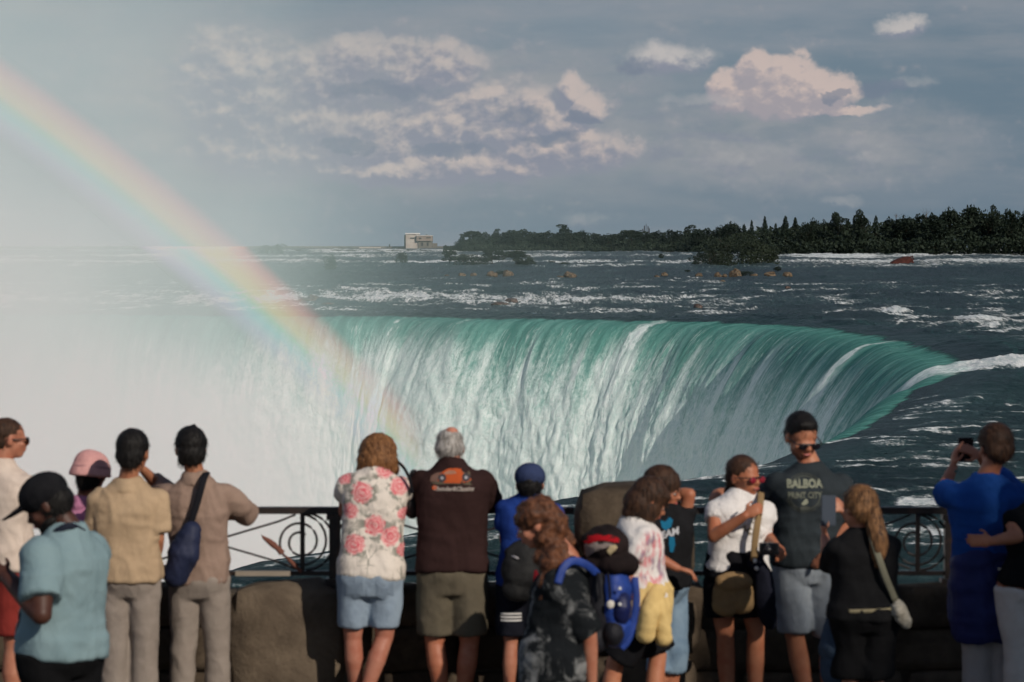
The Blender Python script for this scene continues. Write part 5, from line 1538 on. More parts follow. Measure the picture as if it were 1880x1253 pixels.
p.raw('hat_band', rings([p.hp(0, -.008, .030), p.hp(0, -.008, .038)], [(rx, fy)] * 2, [(.104, .119), (.103, .118)], 24, 2), flat_mat('grey_pink_ribbon', (0.40, 0.20, 0.22)), o)
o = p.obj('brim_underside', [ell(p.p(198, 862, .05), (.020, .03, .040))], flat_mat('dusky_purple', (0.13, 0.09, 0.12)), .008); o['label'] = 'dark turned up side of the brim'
# 3 --- tan tee
p = Person('black haired man seen from behind in a tan T-shirt and light grey trousers', 16.0, 1.73, SKIN_T).start(238)
p.torso(p.p(236, 912), p.p(238, 1062), 3, 3, sw=.175, hw=.148); p.head(p.p(245, 829), 14, 4, 0, 1.05)
p.arm(1, p.p(290, 990, -.02), p.p(282, 1045, .10), hd=Vector((-.25, .35, -1)), curl=.7).arm(-1, p.p(172, 1000, .05), p.p(196, 1050, .16))
p.leg(1, p.p(266, 1165), p.p(262, 1330)).leg(-1, p.p(212, 1165), p.p(210, 1330)); p.finish()
p.shirt('t_shirt', cloth('tan_jersey', (0.46, 0.33, 0.21), (0.40, 0.285, 0.18), 6), .80, .018, -.02, 1.05, .014, amp=.010, seed=11, r0=.070, r1=.076)
m_greige = cloth('light_grey_trouser_cloth', (0.29, 0.245, 0.21), (0.24, 0.20, 0.17), 5)
p.pants('trousers', m_greige, 1.98, r0=.094, r1=.078, r2=.076, amp=.009, seed=12)
p.hair([p.hell(0, -.016, .030, .086, .100, .092), p.hell(0, -.055, -.02, .078, .058, .070), p.hell(0, -.075, -.062, .052, .028, .028)], M['black_hair'], amp=.004)
p.shoe = m_plastic
# 4 --- taupe shirt with sling bag
p = Person('man in a taupe long sleeved shirt resting his right elbow on the railing', 16.35, 1.74, SKIN_T).start(365)
p.torso(p.p(360, 905), p.p(366, 1062), 4, 4, sw=.178, hw=.150); p.head(p.p(350, 824), -14, 2, 0, 1.05)
p.arm(1, p.p(455, 943, .14), p.p(395, 948, .42), curl=.8).arm(-1, p.p(292, 893, .28), p.p(262, 862, .10), hd=Vector((-.5, -.3, .6)), curl=.8)
p.leg(1, p.p(398, 1165), p.p(402, 1330)).leg(-1, p.p(338, 1165), p.p(332, 1330)); p.finish()
taupe = cloth('taupe_linen', (0.30, 0.21, 0.165), (0.255, 0.175, 0.138), 7)
sh = p.shirt('shirt', taupe, 1.25, .014, -.05, 1.02, .010, True, amp=.010, seed=21, r0=.072, r1=.062)
p.pants('trousers', m_greige, 1.98, r0=.092, r1=.074, r2=.070, amp=.009, seed=22)
p.hair([p.hell(0, -.014, .032, .086, .100, .092), p.hell(0, -.05, -.02, .080, .062, .072), p.hell(.02, .0, .115, .012, .02, .02), p.hell(-.05, -.06, -.05, .03, .03, .04)], M['black_hair'], amp=.005)
navy = cloth('navy_nylon', (0.012, 0.017, 0.045), (0.018, 0.024, 0.06), 8, .6, spec=.3)
bag = empty('sling_bag', p.p(335, 1010, -.22)); tag(bag, 'navy teardrop sling bag hanging low behind the man in the taupe shirt', 'bag')
class _B: pass
q = _B(); q.o = Vector(bag.location)
def bobj(bag, name, pieces, mat, voxel=.010, disp=None, smooth=4):
    o = remesh(name, pieces, voxel, mat, bag, smooth, disp); o.data.transform(Matrix.Translation(-Vector(bag.location))); return o
bobj(bag, 'pouch', [limb_ for limb_ in limb([p.p(352, 975, -.20), p.p(338, 1015, -.21), p.p(322, 1055, -.20)], [.050, .088, .070], 16, 3)], navy, .010, folds(.008, 4))
strap(q, [p.p(345, 975, -.19), p.p(360, 930, -.185), p.p(374, 880, -.14), p.p(380, 868, -.02)], .020, 'strap', flat_mat('black_webbing', (0.012, 0.012, 0.016)), bag)
strap(q, [p.p(312, 1070, -.17), p.p(303, 1060, -.08), p.p(300, 1040, .05)], .014, 'strap', flat_mat('black_webbing', (0.012, 0.012, 0.016)), bag)

# 5 --- floral blouse
p = Person('woman with an auburn bob, white floral blouse and light denim shorts at the railing', 16.48, 1.70, (0.43, 0.18, 0.12), True).start(682)
p.torso(p.p(690, 888, .08), p.p(680, 1060), 0, 0, sw=.176, hw=.168, dep=.12, waist=.158); p.head(p.p(694, 838, .16), 0, 16, 0, 1.05)
p.arm(-1, p.p(632, 940, .28), p.p(690, 942, .48), curl=.5).arm(1, p.p(752, 935, .28), p.p(700, 940, .48), curl=.5)
p.leg(-1, p.p(648, 1170, .02), p.p(655, 1330, .08), 1.0).leg(1, p.p(706, 1170, 0), p.p(662, 1330, -.06), 1.0); p.finish()
m_flor, g = material('rose_print_cotton'); oc = g.coord('Object')
x, y, z = g.sep(oc)
wq = g.vm('ADD', oc, g.vm('SCALE', g.vm('SUBTRACT', g.noise(oc, 26, 3, .6, color=True), (.5, .5, .5)), .022))
FL = [((x_ - 682) / 321.4, (1147 - y_) / 321.4 + .62 - (1147 - 1147) / 321.4, r_) for x_, y_, r_ in []]
def fl_local(px, py):
    w = at(px, py, 16.4); return (w.x - p.o.x, w.z - p.o.z)
acc = None; ring = None
for px, py, r_ in ((706, 863, .060), (665, 905, .066), (733, 895, .058), (643, 938, .05), (688, 965, .064), (652, 1000, .064), (717, 985, .060), (700, 925, .0), (630, 880, .045), (740, 945, .04), (741, 1012, .045), (760, 870, .04)):
    if r_ == 0: continue
    lx, lz = fl_local(px, py)
    dd = g.vm('MULTIPLY', g.vm('SUBTRACT', wq, (lx, 0, lz)), (1 / r_, 0, 1 / r_)); l = g.vm('LENGTH', dd, out=1)
    acc = l if acc is None else acc.mn(l)
pet = (acc + (g.noise(oc, 34, 4, .65) - .5) * .9).ss(1.0, 0.80); rg = g.noise(g.comb(acc * 3.2, g.noise(oc, 20, 3) * 3.0, 0.0), 1.6, 4, .7).ss(.42, .60)
rose = g.mix(rg, (0.74, 0.42, 0.40), (0.62, 0.055, 0.095))
leafn = g.noise(oc, 19, 4, .6); lw_ = acc.ss(1.9, 1.05) * leafn.ss(.50, .54)
twig = g.voro(oc, 13.0, 'DISTANCE_TO_EDGE').ss(.030, .012) * g.noise(oc, 7, 2).ss(.5, .56)
c = g.mix((lw_ * .8).mx(twig * .75), (0.70, 0.63, 0.56), (0.16, 0.17, 0.14)); c = g.mix(pet, c, rose)
g.pbr(c, .85, .1, g.bump(g.noise(g.vm('MULTIPLY', oc, (16, 16, 9)), 1, 5, .6, 1.2), .4, .03))
p.shirt('blouse', m_flor, .34, .010, -.02, 1.05, .012, amp=.008, seed=31, r0=.072, r1=.078)
den = cloth('light_denim', (0.27, 0.34, 0.42), (0.225, 0.285, 0.36), 12)
sho = p.pants('shorts', den, .80, r0=.106, r1=.092, infl=.018, amp=.006, seed=32)
for dx in (-.088, .088):
    print_shape(p, sho, [(-.050, .045), (.050, .045), (.052, -.035), (0, -.06), (-.052, -.035)], p.Pv + Vector((dx, -.2, -.06)), XX_, UP, Vector((0, -1, 0)), flat_mat('denim_pocket', (0.21, 0.27, 0.345)), 'back_pocket', .003)
bob = [p.hell(0, -.012, .022, .112, .118, .112), p.hell(0, -.040, -.040, .122, .100, .085), p.hell(-.07, -.02, -.080, .052, .07, .055), p.hell(.07, -.02, -.080, .052, .07, .055), p.hell(0, -.055, -.095, .07, .05, .045)]
p.hair(bob, M['auburn_hair'], amp=.007, fr=50)
hb = empty('shoulder_bag', p.p(752, 930, -.02)); tag(hb, 'black shoulder bag hanging at the right elbow of the woman in the floral blouse', 'bag'); q = _B(); q.o = Vector(hb.location)
blk = cloth('black_leather', (0.014, 0.012, 0.013), (0.022, 0.018, 0.018), 9, .5, spec=.3)
bobj(hb, 'pouch', [ell(p.p(756, 925, .12), (.045, .07, .085)), ell(p.p(760, 890, .15), (.032, .05, .09))], blk, .009, folds(.006, 6))
strap(q, [p.p(757, 905, .0), p.p(752, 880, -.02), p.p(742, 860, .02), p.p(732, 850, .10)], .009, 'strap', flat_mat('black_webbing', (0.012, 0.012, 0.016)), hb)

# 6 --- older man, dark brown tee with car print
p = Person('grey haired man in a dark brown T-shirt with an orange car printed on its back', 16.48, 1.76, (0.42, 0.16, 0.09)).start(830)
p.torso(p.p(830, 880, .07), p.p(830, 1055), 0, 0, sw=.192, hw=.172, dep=.13, waist=.168); p.head(p.p(826, 822, .13), 4, 12, 0, 1.0)
p.arm(1, p.p(900, 928, .22), p.p(840, 940, .46), curl=.5).arm(-1, p.p(762, 932, .24), p.p(830, 942, .46), curl=.5)
p.leg(-1, p.p(798, 1180), p.p(814, 1330), 1.05).leg(1, p.p(862, 1180), p.p(848, 1330), 1.05); p.finish()
brn = cloth('dark_brown_jersey', (0.028, 0.014, 0.013), (0.036, 0.018, 0.017), 6)
te = p.shirt('t_shirt', brn, .86, .022, .02, 1.03, .012, True, amp=.007, seed=41, r0=.076, r1=.082, neck=1.07)
p.pants('shorts', cloth('olive_cotton', (0.125, 0.105, 0.075), (0.10, 0.085, 0.06), 8), .86, r0=.112, r1=.102, infl=.014, amp=.008, seed=42)
p.hair([p.hell(0, -.052, -.012, .082, .062, .062), p.hell(-.062, -.01, .0, .022, .06, .045), p.hell(.062, -.01, .0, .022, .06, .045), p.hell(0, -.03, .05, .076, .076, .052)], M['grey_hair'], amp=.003)
o = p.raw('bald_patch', p.hell(.012, -.050, .078, .040, .044, .032), skin((0.50, 0.20, 0.13))); o['label'] = 'pink bald patch on the crown'
# print on the back of the shirt
c0 = p.p(829, 882, -.10); n_ = Vector((0, -1, 0))
S = 16.1 / FPX
pr = lambda px, py: ((px - 829) * S, (882 - py) * S)
car = [pr(*t) for t in ((802, 884), (806, 872), (815, 866), (822, 862), (836, 861), (846, 863), (850, 870), (862, 875), (866, 882), (858, 887), (840, 888), (815, 888))]
print_shape(p, te, [pr(*t) for t in ((788, 886), (790, 876), (800, 870), (812, 868), (808, 886))], c0, XX_, UP, n_, flat_mat('print_dull_brown', (0.19, 0.11, 0.085)), 'printed_fender', .003)
print_shape(p, te, [pr(*t) for t in ((848, 868), (863, 868), (866, 884), (862, 888), (846, 886))], c0, XX_, UP, n_, flat_mat('print_dull_olive', (0.13, 0.10, 0.065)), 'printed_fender', .0032)
b_ = print_shape(p, te, car, c0, XX_, UP, n_, flat_mat('print_orange', (0.50, 0.095, 0.028)), 'printed_car', .0045)
for cx, cy in ((811, 879), (856, 878)):
    print_shape(p, te, circle(*pr(cx, cy), .024), c0, XX_, UP, n_, flat_mat('print_tyre', (0.07, 0.06, 0.065)), 'printed_wheel', .006)
    print_shape(p, te, circle(*pr(cx, cy), .009, 10), c0, XX_, UP, n_, flat_mat('print_hub', (0.42, 0.40, 0.42)), 'printed_hub', .0075)
print_shape(p, te, [pr(*t) for t in ((814, 870), (824, 865), (836, 866), (838, 871), (816, 873))], c0, XX_, UP, n_, flat_mat('print_window', (0.40, 0.19, 0.12)), 'printed_window', .006)
print_shape(p, te, [pr(*t) for t in ((789, 888), (800, 886), (863, 888), (868, 892), (840, 890), (800, 891))], c0, XX_, UP, n_, flat_mat('print_ground', (0.12, 0.10, 0.07)), 'printed_ground', .003)
print_shape(p, te, circle(*pr(797, 897), .014), c0, XX_, UP, n_, flat_mat('print_orange', (0.50, 0.095, 0.028)), 'printed_dot', .004)
print_text(p, te, 'Thunder&Classics', .034, c0 + XX_ * ((832 - 829) * S) + UP * ((882 - 902) * S), XX_, UP, n_, flat_mat('print_cream', (0.42, 0.36, 0.32)), 'lettering', .25, .0012, .95)

# 7 --- boy in blue cap
p = Person('boy in a navy cap and blue T-shirt at the railing, black backpack slung low', 16.45, 1.48, SKIN_L).start(968)
p.torso(p.p(974, 932), p.p(962, 1070), 6, 6, sw=.158, hw=.13, dep=.095, waist=.125); p.head(p.p(973, 888), 4, 4, 0, .96)
p.arm(-1, p.p(926, 990, .02), p.p(938, 1040, .12)).arm(1, p.p(1030, 985, .1), p.p(1010, 960, .38))
p.leg(-1, p.p(938, 1180), p.p(934, 1330), .9).leg(1, p.p(985, 1180), p.p(985, 1330), .9); p.finish()
p.shirt('t_shirt', cloth('royal_blue_jersey', (0.018, 0.050, 0.24), (0.014, 0.038, 0.19), 7), .66, .020, -.05, 1.03, .012, amp=.007, seed=51)
p.pants('shorts', cloth('black_sport_cloth', (0.012, 0.013, 0.020)), .86, r0=.108, r1=.105, infl=.02, seed=52)
sp = [o for o in COL.objects if o.parent == p.root and o.name.startswith('shorts')][0]
for i, py in enumerate((1128, 1134, 1140)):
    print_shape(p, sp, [((a) * S, (b) * S) for a, b in ((-20, -1.6), (-10, -1.7), (0, -1.7), (10, -1.6), (19, -1.5), (19, 1.3), (10, 1.4), (0, 1.5), (-10, 1.5), (-20, 1.4))], p.p(939, py, -.1), XX_, UP, n_, flat_mat('white_stripe', (0.72, 0.70, 0.68)), 'stripe', .004)
p.hair([p.hell(0, -.03, -.01, .078, .08, .07)], M['black_hair'])
capb = cloth('navy_blue_twill', (0.035, 0.050, 0.115), (0.030, 0.042, 0.095), 9)
cp = p.obj('cap', [p.hell(0, -.006, .040, .094, .106, .084), p.hell(0, .12, .030, .07, .075, .010)], capb, .008, 3)
o = p.raw('cap_opening', p.hell(0, -.092, .012, .030, .018, .022), M['black_hair'], cp)
bp = empty('backpack', p.p(960, 1045, -.2)); tag(bp, 'black backpack worn low by the boy in the navy cap', 'backpack')
bobj(bp, 'sack', [ell(p.p(963, 1045, -.18), (.125, .07, .135)), ell(p.p(955, 1080, -.17), (.10, .06, .08)), ell(p.p(960, 1015, -.16), (.10, .06, .07))], cloth('black_nylon', (0.014, 0.014, 0.015), (0.03, 0.03, 0.03), 8, .6), .010, folds(.008, 8))
o = bobj(bp, 'side_pocket', [ell(p.p(983, 1060, -.235), (.022, .02, .06))], flat_mat('dark_red_nylon', (0.14, 0.008, 0.014)), .008)
q = _B(); q.o = Vector(bp.location)
strap(q, [p.p(935, 1020, -.19), p.p(945, 1023, -.24), p.p(952, 1026, -.245)], .006, 'zip_pull', flat_mat('print_hub', (0.42, 0.40, 0.42)), bp)
# 8 --- man in light blue polo, nearest on the left
p = Person('man in a light blue polo shirt and black cap looking down at his phone', 12.9, 1.76, SKIN_D).start(110)
p.torso(p.p(122, 1008), p.p(112, 1195), -62, -50, sw=.205, hw=.185, dep=.145, waist=.185); p.head(p.p(88, 925), -84, 30, 0, 1.06)
p.arm(-1, p.p(76, 1128, -.30), p.p(14, 1062, -.10), hd=Vector((-.6, .3, .35)), hup=Vector((-.2, -.9, .2)), curl=.9, th=1.28).arm(1, p.p(60, 1110, .30), p.p(12, 1055, .22), hd=Vector((-.6, -.3, .35)), curl=.9, th=1.2)
p.leg(1, p.p(130, 1420, .05), None, 1.2).leg(-1, p.p(100, 1420, -.05), None, 1.2); p.finish()
polo = cloth('light_blue_pique', (0.215, 0.305, 0.330), (0.185, 0.27, 0.295), 5)
p.shirt('polo_shirt', polo, .74, .010, -.05, 1.08, .010, True, amp=.007, seed=61, r0=.092, r1=.096)
p.pants('trousers', cloth('black_cotton', (0.008, 0.008, 0.009)), 1.98, r0=.13, r1=.11, r2=.09, seed=62)
p.hair([p.hell(0, -.03, -.005, .079, .085, .078)], M['black_hair'], amp=.001)
capk = cloth('black_twill', (0.008, 0.008, 0.010), (0.014, 0.014, 0.016), 9)
cp = p.obj('cap', [p.hell(0, -.004, .048, .096, .112, .086), p.hell(0, .125, .034, .066, .088, .009), p.hell(0, .118, .037, .05, .05, .012)], capk, .008, 3)
p.obj('beard', [p.hell(0, .045, -.085, .045, .045, .032), p.hell(0, .02, -.07, .066, .055, .03)], M['black_hair'], .008); p.face(False, None, False)
nk = p.nb
strap(p, [nk + Vector((.07, -.02, -.02)), nk + Vector((.02, -.085, .015)), nk + Vector((-.05, -.075, -.02)), nk + Vector((-.11, -.02, -.10))], .016, 'neck_strap', flat_mat('dark_webbing', (0.02, 0.025, 0.04)), p.root)
p.phone(p.p(2, 1046, .06), Vector((-.5, .86, 0)), Vector((-.55, -.2, .6)), label='dark phone held by the man in the light blue polo shirt')
cam_ = empty('camera_bag', p.p(48, 1085, .42)); tag(cam_, 'black camera bag hanging in front of the man in the light blue polo shirt', 'bag')
bobj(cam_, 'pouch', [ell(p.p(62, 1160, .30), (.09, .10, .09)), ell(p.p(60, 1130, .30), (.07, .08, .07))], blk, .010)
bobj(cam_, 'flap', [ell(p.p(62, 1135, .22), (.075, .03, .05))], flat_mat('dark_webbing', (0.02, 0.025, 0.04)), .008)

# 9 --- woman walking left, tie dye
p = Person('woman with long curly brown hair and a black and grey tie dye top', 13.4, 1.64, (0.44, 0.19, 0.12), True).start(1020)
p.torso(p.p(1040, 1060), p.p(1020, 1225), -68, -74, sw=.165, hw=.16, dep=.125, waist=.15); p.head(p.p(985, 960), -82, 24, 0, 1.03)
p.arm(-1, p.p(1082, 1165, -.12), p.p(1086, 1262, -.06), hd=Vector((0, .1, -1)), curl=.5, th=1.05).arm(1, p.p(1010, 1150, .30), p.p(985, 1230, .34), hd=Vector((-.3, 0, -1)))
p.leg(1, p.p(985, 1420, .1)).leg(-1, p.p(1050, 1420, -.05)); p.finish()
m_tie, g = material('tie_dye_jersey'); oc = g.coord('Object')
n = g.noise(g.vm('ADD', oc, g.vm('SCALE', g.noise(oc, 6, 4, .6, color=True), .10)), 7.0, 5, .62, 1.0); n2 = g.noise(oc, 2.6, 2, .5)
g.pbr(g.mix(((n - .5) * 1.5 + n2).ss(.50, .78), (0.010, 0.012, 0.014), (0.22, 0.225, 0.225)), .9, .08, g.bump(g.noise(g.vm('MULTIPLY', oc, (16, 16, 9)), 1, 5, .6, 1.2), .5, .03))
p.shirt('top', m_tie, .98, .022, -.30, 1.05, .022, amp=.009, seed=71, r0=.074, r1=.082)
p.pants('trousers', cloth('black_cotton_b', (0.008, 0.008, 0.009)), 1.9, r0=.11, r1=.09, r2=.07, seed=72)
def curly(co): return .013 * fbm(co[:, 0] * 22 + co[:, 1] * 20, co[:, 2] * 17 + co[:, 1] * 9, 3, 4) + .005 * fbm(co[:, 0] * 60, co[:, 2] * 50, 2, 8)
hp_ = [p.hell(0, -.018, .034, .094, .106, .092), p.hell(0, -.065, -.03, .092, .080, .09)]
for px, py, dy, a, b in ((1005, 985, -.03, .070, .075), (1018, 1010, -.04, .068, .075), (1028, 1035, -.05, .062, .07), (1012, 1040, -.10, .060, .07), (1005, 1070, -.12, .048, .065), (1000, 1095, -.13, .034, .05), (1030, 1000, .06, .07, .08), (1000, 1020, -.02, .055, .07)):
    hp_.append(ell(p.p(px, py, dy), (a, a, b)))
p.obj('hair', hp_, M['curly_hair'], .008, 1, curly); p.face(True, M['brown_hair'])
# her rucksack
rk = empty('rucksack', p.p(1110, 1110, 0)); tag(rk, 'large blue and black rucksack carried by the woman in the tie dye top', 'backpack')
blue_n = cloth('blue_nylon', (0.022, 0.060, 0.30), (0.016, 0.042, 0.21), 8, .5, spec=.3); blk_n = cloth('black_nylon_b', (0.010, 0.010, 0.014), (0.02, 0.02, 0.026), 8, .6, spec=.2)
bobj(rk, 'back_panel', [ell(p.p(1098, 1110, .0), (.075, .13, .20)), ell(p.p(1092, 1170, .0), (.07, .12, .08))], blk_n, .010, folds(.006, 12))
bobj(rk, 'main_compartment', [ell(p.p(1125, 1095, .0), (.085, .135, .165)), ell(p.p(1128, 1150, .0), (.072, .12, .10))], blue_n, .010, folds(.008, 13))
o = bobj(rk, 'front_pocket', [ell(p.p(1138, 1115, -.07), (.055, .085, .085))], cloth('dark_blue_nylon', (0.008, 0.014, 0.085), (0.008, 0.012, 0.06), 8, .4, spec=.4), .010, folds(.006, 14))
bobj(rk, 'lower_pocket', [ell(p.p(1125, 1160, -.06), (.06, .09, .07))], blk_n, .010)
q = _B(); q.o = Vector(rk.location)
for x0 in (1098, 1116): strap(q, [p.p(x0, 1052, -.11), p.p(x0 + 3, 1075, -.150), p.p(x0 + 4, 1100, -.155)], .006, 'compression_strap', flat_mat('black_webbing', (0.012, 0.012, 0.016)), rk)
for px, py in ((1138, 1081), (1138, 1110)): mesh_obj('buckle', *(lambda e_: ([tuple(a - q.o) for a in e_[0]], e_[1]))(ell(p.p(px, py, -.165), (.008, .005, .008))), m_metal, rk, smooth=True)
o = mesh_obj('tag', *(lambda e_: ([tuple(a - q.o) for a in e_[0]], e_[1]))(ell(p.p(1121, 1110, -.165), (.018, .007, .020))), m_pale, rk, smooth=True); o['label'] = 'pale round tag'
strap(q, [p.p(1104, 1062, -.05), p.p(1080, 1040, -.12), p.p(1054, 1030, -.15), p.p(1035, 1042, -.18), p.p(1024, 1072, -.20)], .019, 'shoulder_strap', blue_n, rk, .010)
strap(q, [p.p(1165, 1060, -.02), p.p(1168, 1110, -.03), p.p(1155, 1170, -.03), p.p(1140, 1190, -.03)], .018, 'side_piping', blue_n, rk, .012)
jk = empty('rolled_jacket', p.p(1115, 1010, 0)); tag(jk, 'rolled black jacket with red and grey bands strapped on top of the blue rucksack', 'jacket')
bobj(jk, 'roll', [ell(p.p(1112, 1000, .02), (.115, .12, .085)), ell(p.p(1130, 1035, .0), (.105, .12, .060)), ell(p.p(1098, 1035, .03), (.09, .10, .06)), ell(p.p(1150, 1040, 0), (.055, .09, .045))], cloth('black_fleece', (0.014, 0.010, 0.010), (0.024, 0.016, 0.016), 12), .010, folds(.009, 15))
ro = [o for o in jk.children][0]
n_ = Vector((0, -1, 0)); S = 13.3 / FPX
print_shape(p, ro, [((x - 1105) * S, (985 - y) * S) for x, y in ((1072, 998), (1080, 987), (1095, 983), (1120, 983), (1138, 990), (1136, 997), (1118, 993), (1095, 994), (1080, 1000))], p.p(1105, 985, -.1), XX_, UP, n_, flat_mat('bright_red_band', (0.36, 0.008, 0.014)), 'red_band', .004)
print_shape(p, ro, [((x - 1105) * S, (985 - y) * S) for x, y in ((1068, 1012), (1074, 1001), (1092, 996), (1116, 996), (1128, 1000), (1112, 1006), (1092, 1014), (1078, 1026), (1068, 1024))], p.p(1105, 985, -.1), XX_, UP, n_, flat_mat('pale_grey_band', (0.27, 0.22, 0.20)), 'grey_band', .004)
print_shape(p, ro, [((x - 1105) * S, (985 - y) * S) for x, y in ((1114, 1012), (1120, 1002), (1130, 1000), (1134, 1006), (1128, 1012), (1120, 1020))], p.p(1105, 985, -.1), XX_, UP, n_, flat_mat('cream_patch', (0.50, 0.40, 0.24)), 'cream_patch', .006)

# 10 --- girl in white tee and yellow sweater
p = Person('girl with a brown bob, white T-shirt and a pale yellow sweater tied round her waist', 15.1, 1.55, (0.46, 0.19, 0.105), True).start(1178)
p.torso(p.p(1166, 975), p.p(1180, 1105), 72, 70, sw=.150, hw=.14, dep=.11, waist=.12); p.head(p.p(1192, 918), 78, 30, 0, 1.02)
p.arm(1, p.p(1148, 1050, -.16), p.p(1170, 1108, -.16), hd=Vector((.3, 0, -1)), curl=.5).arm(-1, p.p(1190, 1040, .2), p.p(1215, 1075, .16))
p.leg(1, p.p(1130, 1215, -.02), p.p(1120, 1330)).leg(-1, p.p(1208, 1205, .06), p.p(1208, 1330)); p.finish()
m_wp, g = material('white_pink_print'); oc = g.coord('Object'); x, y, z = g.sep(oc)
w_ = p.p(1185, 1010) - p.o
pm = g.vm('LENGTH', g.vm('MULTIPLY', g.vm('SUBTRACT', oc, (w_.x + .03, 0, w_.z - .03)), (9.5, 0, 5.8)), out=1).ss(1.0, .7)
n = g.noise(g.vm('MULTIPLY', oc, (30, 30, 12)), 1.0, 4, .6)
g.pbr(g.mix(pm * n.ss(.40, .60), (0.74, 0.70, 0.67), g.mix(g.noise(oc, 11, 2).ss(.45, .6), (0.66, 0.24, 0.26), (0.34, 0.24, 0.30))), .9, .08, g.bump(g.noise(g.vm('MULTIPLY', oc, (16, 16, 9)), 1, 5, .6, 1.2), .4, .03))
p.shirt('t_shirt', m_wp, .62, .018, .05, 1.0, .012, amp=.006, seed=81)
p.pants('shorts', cloth('black_jersey', (0.010, 0.010, 0.012)), .92, r0=.105, r1=.12, infl=.02, seed=82)
p.hair([p.hell(0, -.014, .030, .094, .106, .096), p.hell(0, -.045, -.045, .096, .085, .085), p.hell(.055, .01, -.05, .035, .065, .07), p.hell(-.055, .01, -.05, .035, .065, .07), p.hell(0, .055, .055, .070, .045, .040), p.hell(0, -.06, -.10, .06, .05, .05)], M['brown_hair'], amp=.006, fr=45); p.face(True, M['brown_hair'])
ysw = cloth('pale_yellow_knit', (0.70, 0.51, 0.22), (0.62, 0.44, 0.18), 14)
e = empty('tied_sweater', p.p(1188, 1100)); tag(e, 'pale yellow sweater knotted round the waist of the girl in the white T-shirt', 'sweater'); q = _B(); q.o = Vector(e.location)
bobj(e, 'wrap', [rings([p.p(1178, 1148), p.p(1177, 1120), p.p(1177, 1095), p.p(1177, 1075), p.p(1174, 1064)], [p.ax0] * 5, [(.17, .152), (.175, .152), (.17, .148), (.158, .138), (.14, .122)], 20, 2.3)], ysw, .010, folds(.012, 16))
bobj(e, 'sleeve', limb([p.p(1202, 1085, -.14), p.p(1193, 1125, -.20), p.p(1186, 1165, -.19)], [.032, .044, .040], 12, 3) , ysw, .009, folds(.008, 17))
bobj(e, 'sleeve', limb([p.p(1202, 1085, -.14), p.p(1213, 1125, -.17), p.p(1218, 1172, -.16)], [.032, .040, .038], 12, 3), ysw, .009, folds(.008, 18))
bobj(e, 'knot', [ell(p.p(1203, 1086, -.12), (.045, .04, .04))], ysw, .009, folds(.01, 19))

# 11 --- dark haired child with raised arm, black tee
p = Person('dark haired child in a black T-shirt with one arm bent behind the head', 15.75, 1.56, (0.42, 0.17, 0.095)).start(1228)
p.torso(p.p(1226, 955), p.p(1222, 1075), 128, 120, sw=.155, hw=.135, dep=.10, waist=.13); p.head(p.p(1216, 896), 105, 16, 0, 1.0)
p.arm(-1, p.p(1266, 908, .06), p.p(1236, 905, .12), hd=Vector((-1, 0, .1)), curl=.5, th=1.05).arm(1, p.p(1198, 1020, -.24), p.p(1244, 1044, -.26), hd=Vector((1, 0, -.25)), curl=.6)
p.leg(1, p.p(1212, 1190)).leg(-1, p.p(1240, 1190)); p.finish()
bt = p.shirt('t_shirt', cloth('black_tee_jersey', (0.010, 0.010, 0.011), (0.014, 0.014, 0.016), 7), .60, .020, -.02, 1.0, .010, amp=.006, seed=91)
p.pants('jeans', cloth('pale_denim', (0.20, 0.28, 0.36), (0.14, 0.21, 0.29), 10), 1.3, r0=.10, r1=.082, r2=.078, seed=92)
p.hair([p.hell(0, -.014, .030, .090, .104, .094), p.hell(0, -.055, -.03, .088, .070, .085), p.hell(.062, .0, -.055, .030, .06, .07), p.hell(-.062, .0, -.055, .030, .06, .07)], M['brown_hair'], amp=.006, fr=45); p.face(True, M['brown_hair'])
S = 15.6 / FPX; n_ = Vector((0, -1, 0)); o3 = p.p(1230, 985, -.15)
blu = flat_mat('print_blue', (0.012, 0.14, 0.26)); wht = flat_mat('print_white', (0.52, 0.53, 0.56))
def P2(pts, cx=1230, cy=985): return [((x - cx) * S, (cy - y) * S) for x, y in pts]
print_shape(p, bt, P2([(1212, 955), (1222, 958), (1230, 950), (1236, 956), (1232, 968), (1222, 974), (1215, 968)]), o3, XX_, UP, n_, blu, 'printed_splash', .004)
print_shape(p, bt, P2([(1228, 985), (1238, 986), (1240, 1000), (1236, 1015), (1230, 1014), (1228, 1000)]), o3, XX_, UP, n_, blu, 'printed_splash', .004)
print_text(p, bt, 'BEAM', .055, p.p(1225, 986, -.15), (XX_ + UP * .22).normalized(), UP, n_, wht, 'lettering', 0, .002, 1.0)
# 12 --- woman in white tee, red sunglasses
p = Person('woman in a white T-shirt and red lensed sunglasses with her hand raised to her chest', 16.0, 1.60, (0.43, 0.17, 0.09), True).start(1365)
p.torso(p.p(1361, 930), p.p(1352, 1065), 166, 176, sw=.165, hw=.155, dep=.12, waist=.14); p.head(p.p(1366, 875), 138, 2, 0, 1.08)
p.arm(1, p.p(1310, 985, -.16), p.p(1368, 947, -.27), hd=Vector((.75, -.1, .45)), hup=Vector((-.3, -.8, .3)), curl=1.0, th=1.05).arm(-1, p.p(1408, 985, .0), p.p(1424, 1000, -.20), hd=Vector((.2, -.7, -.3)), curl=1.0, th=.95)
p.leg(1, p.p(1332, 1165, -.02), p.p(1338, 1330)).leg(-1, p.p(1388, 1160, .0), p.p(1386, 1330)); p.finish()
m_wg, g = material('white_tee_gold_print'); oc = g.coord('Object')
w_ = p.p(1374, 962) - p.o
pm = g.vm('LENGTH', g.vm('MULTIPLY', g.vm('SUBTRACT', oc, (w_.x, 0, w_.z)), (12, 0, 15)), out=1).ss(1.0, .6)
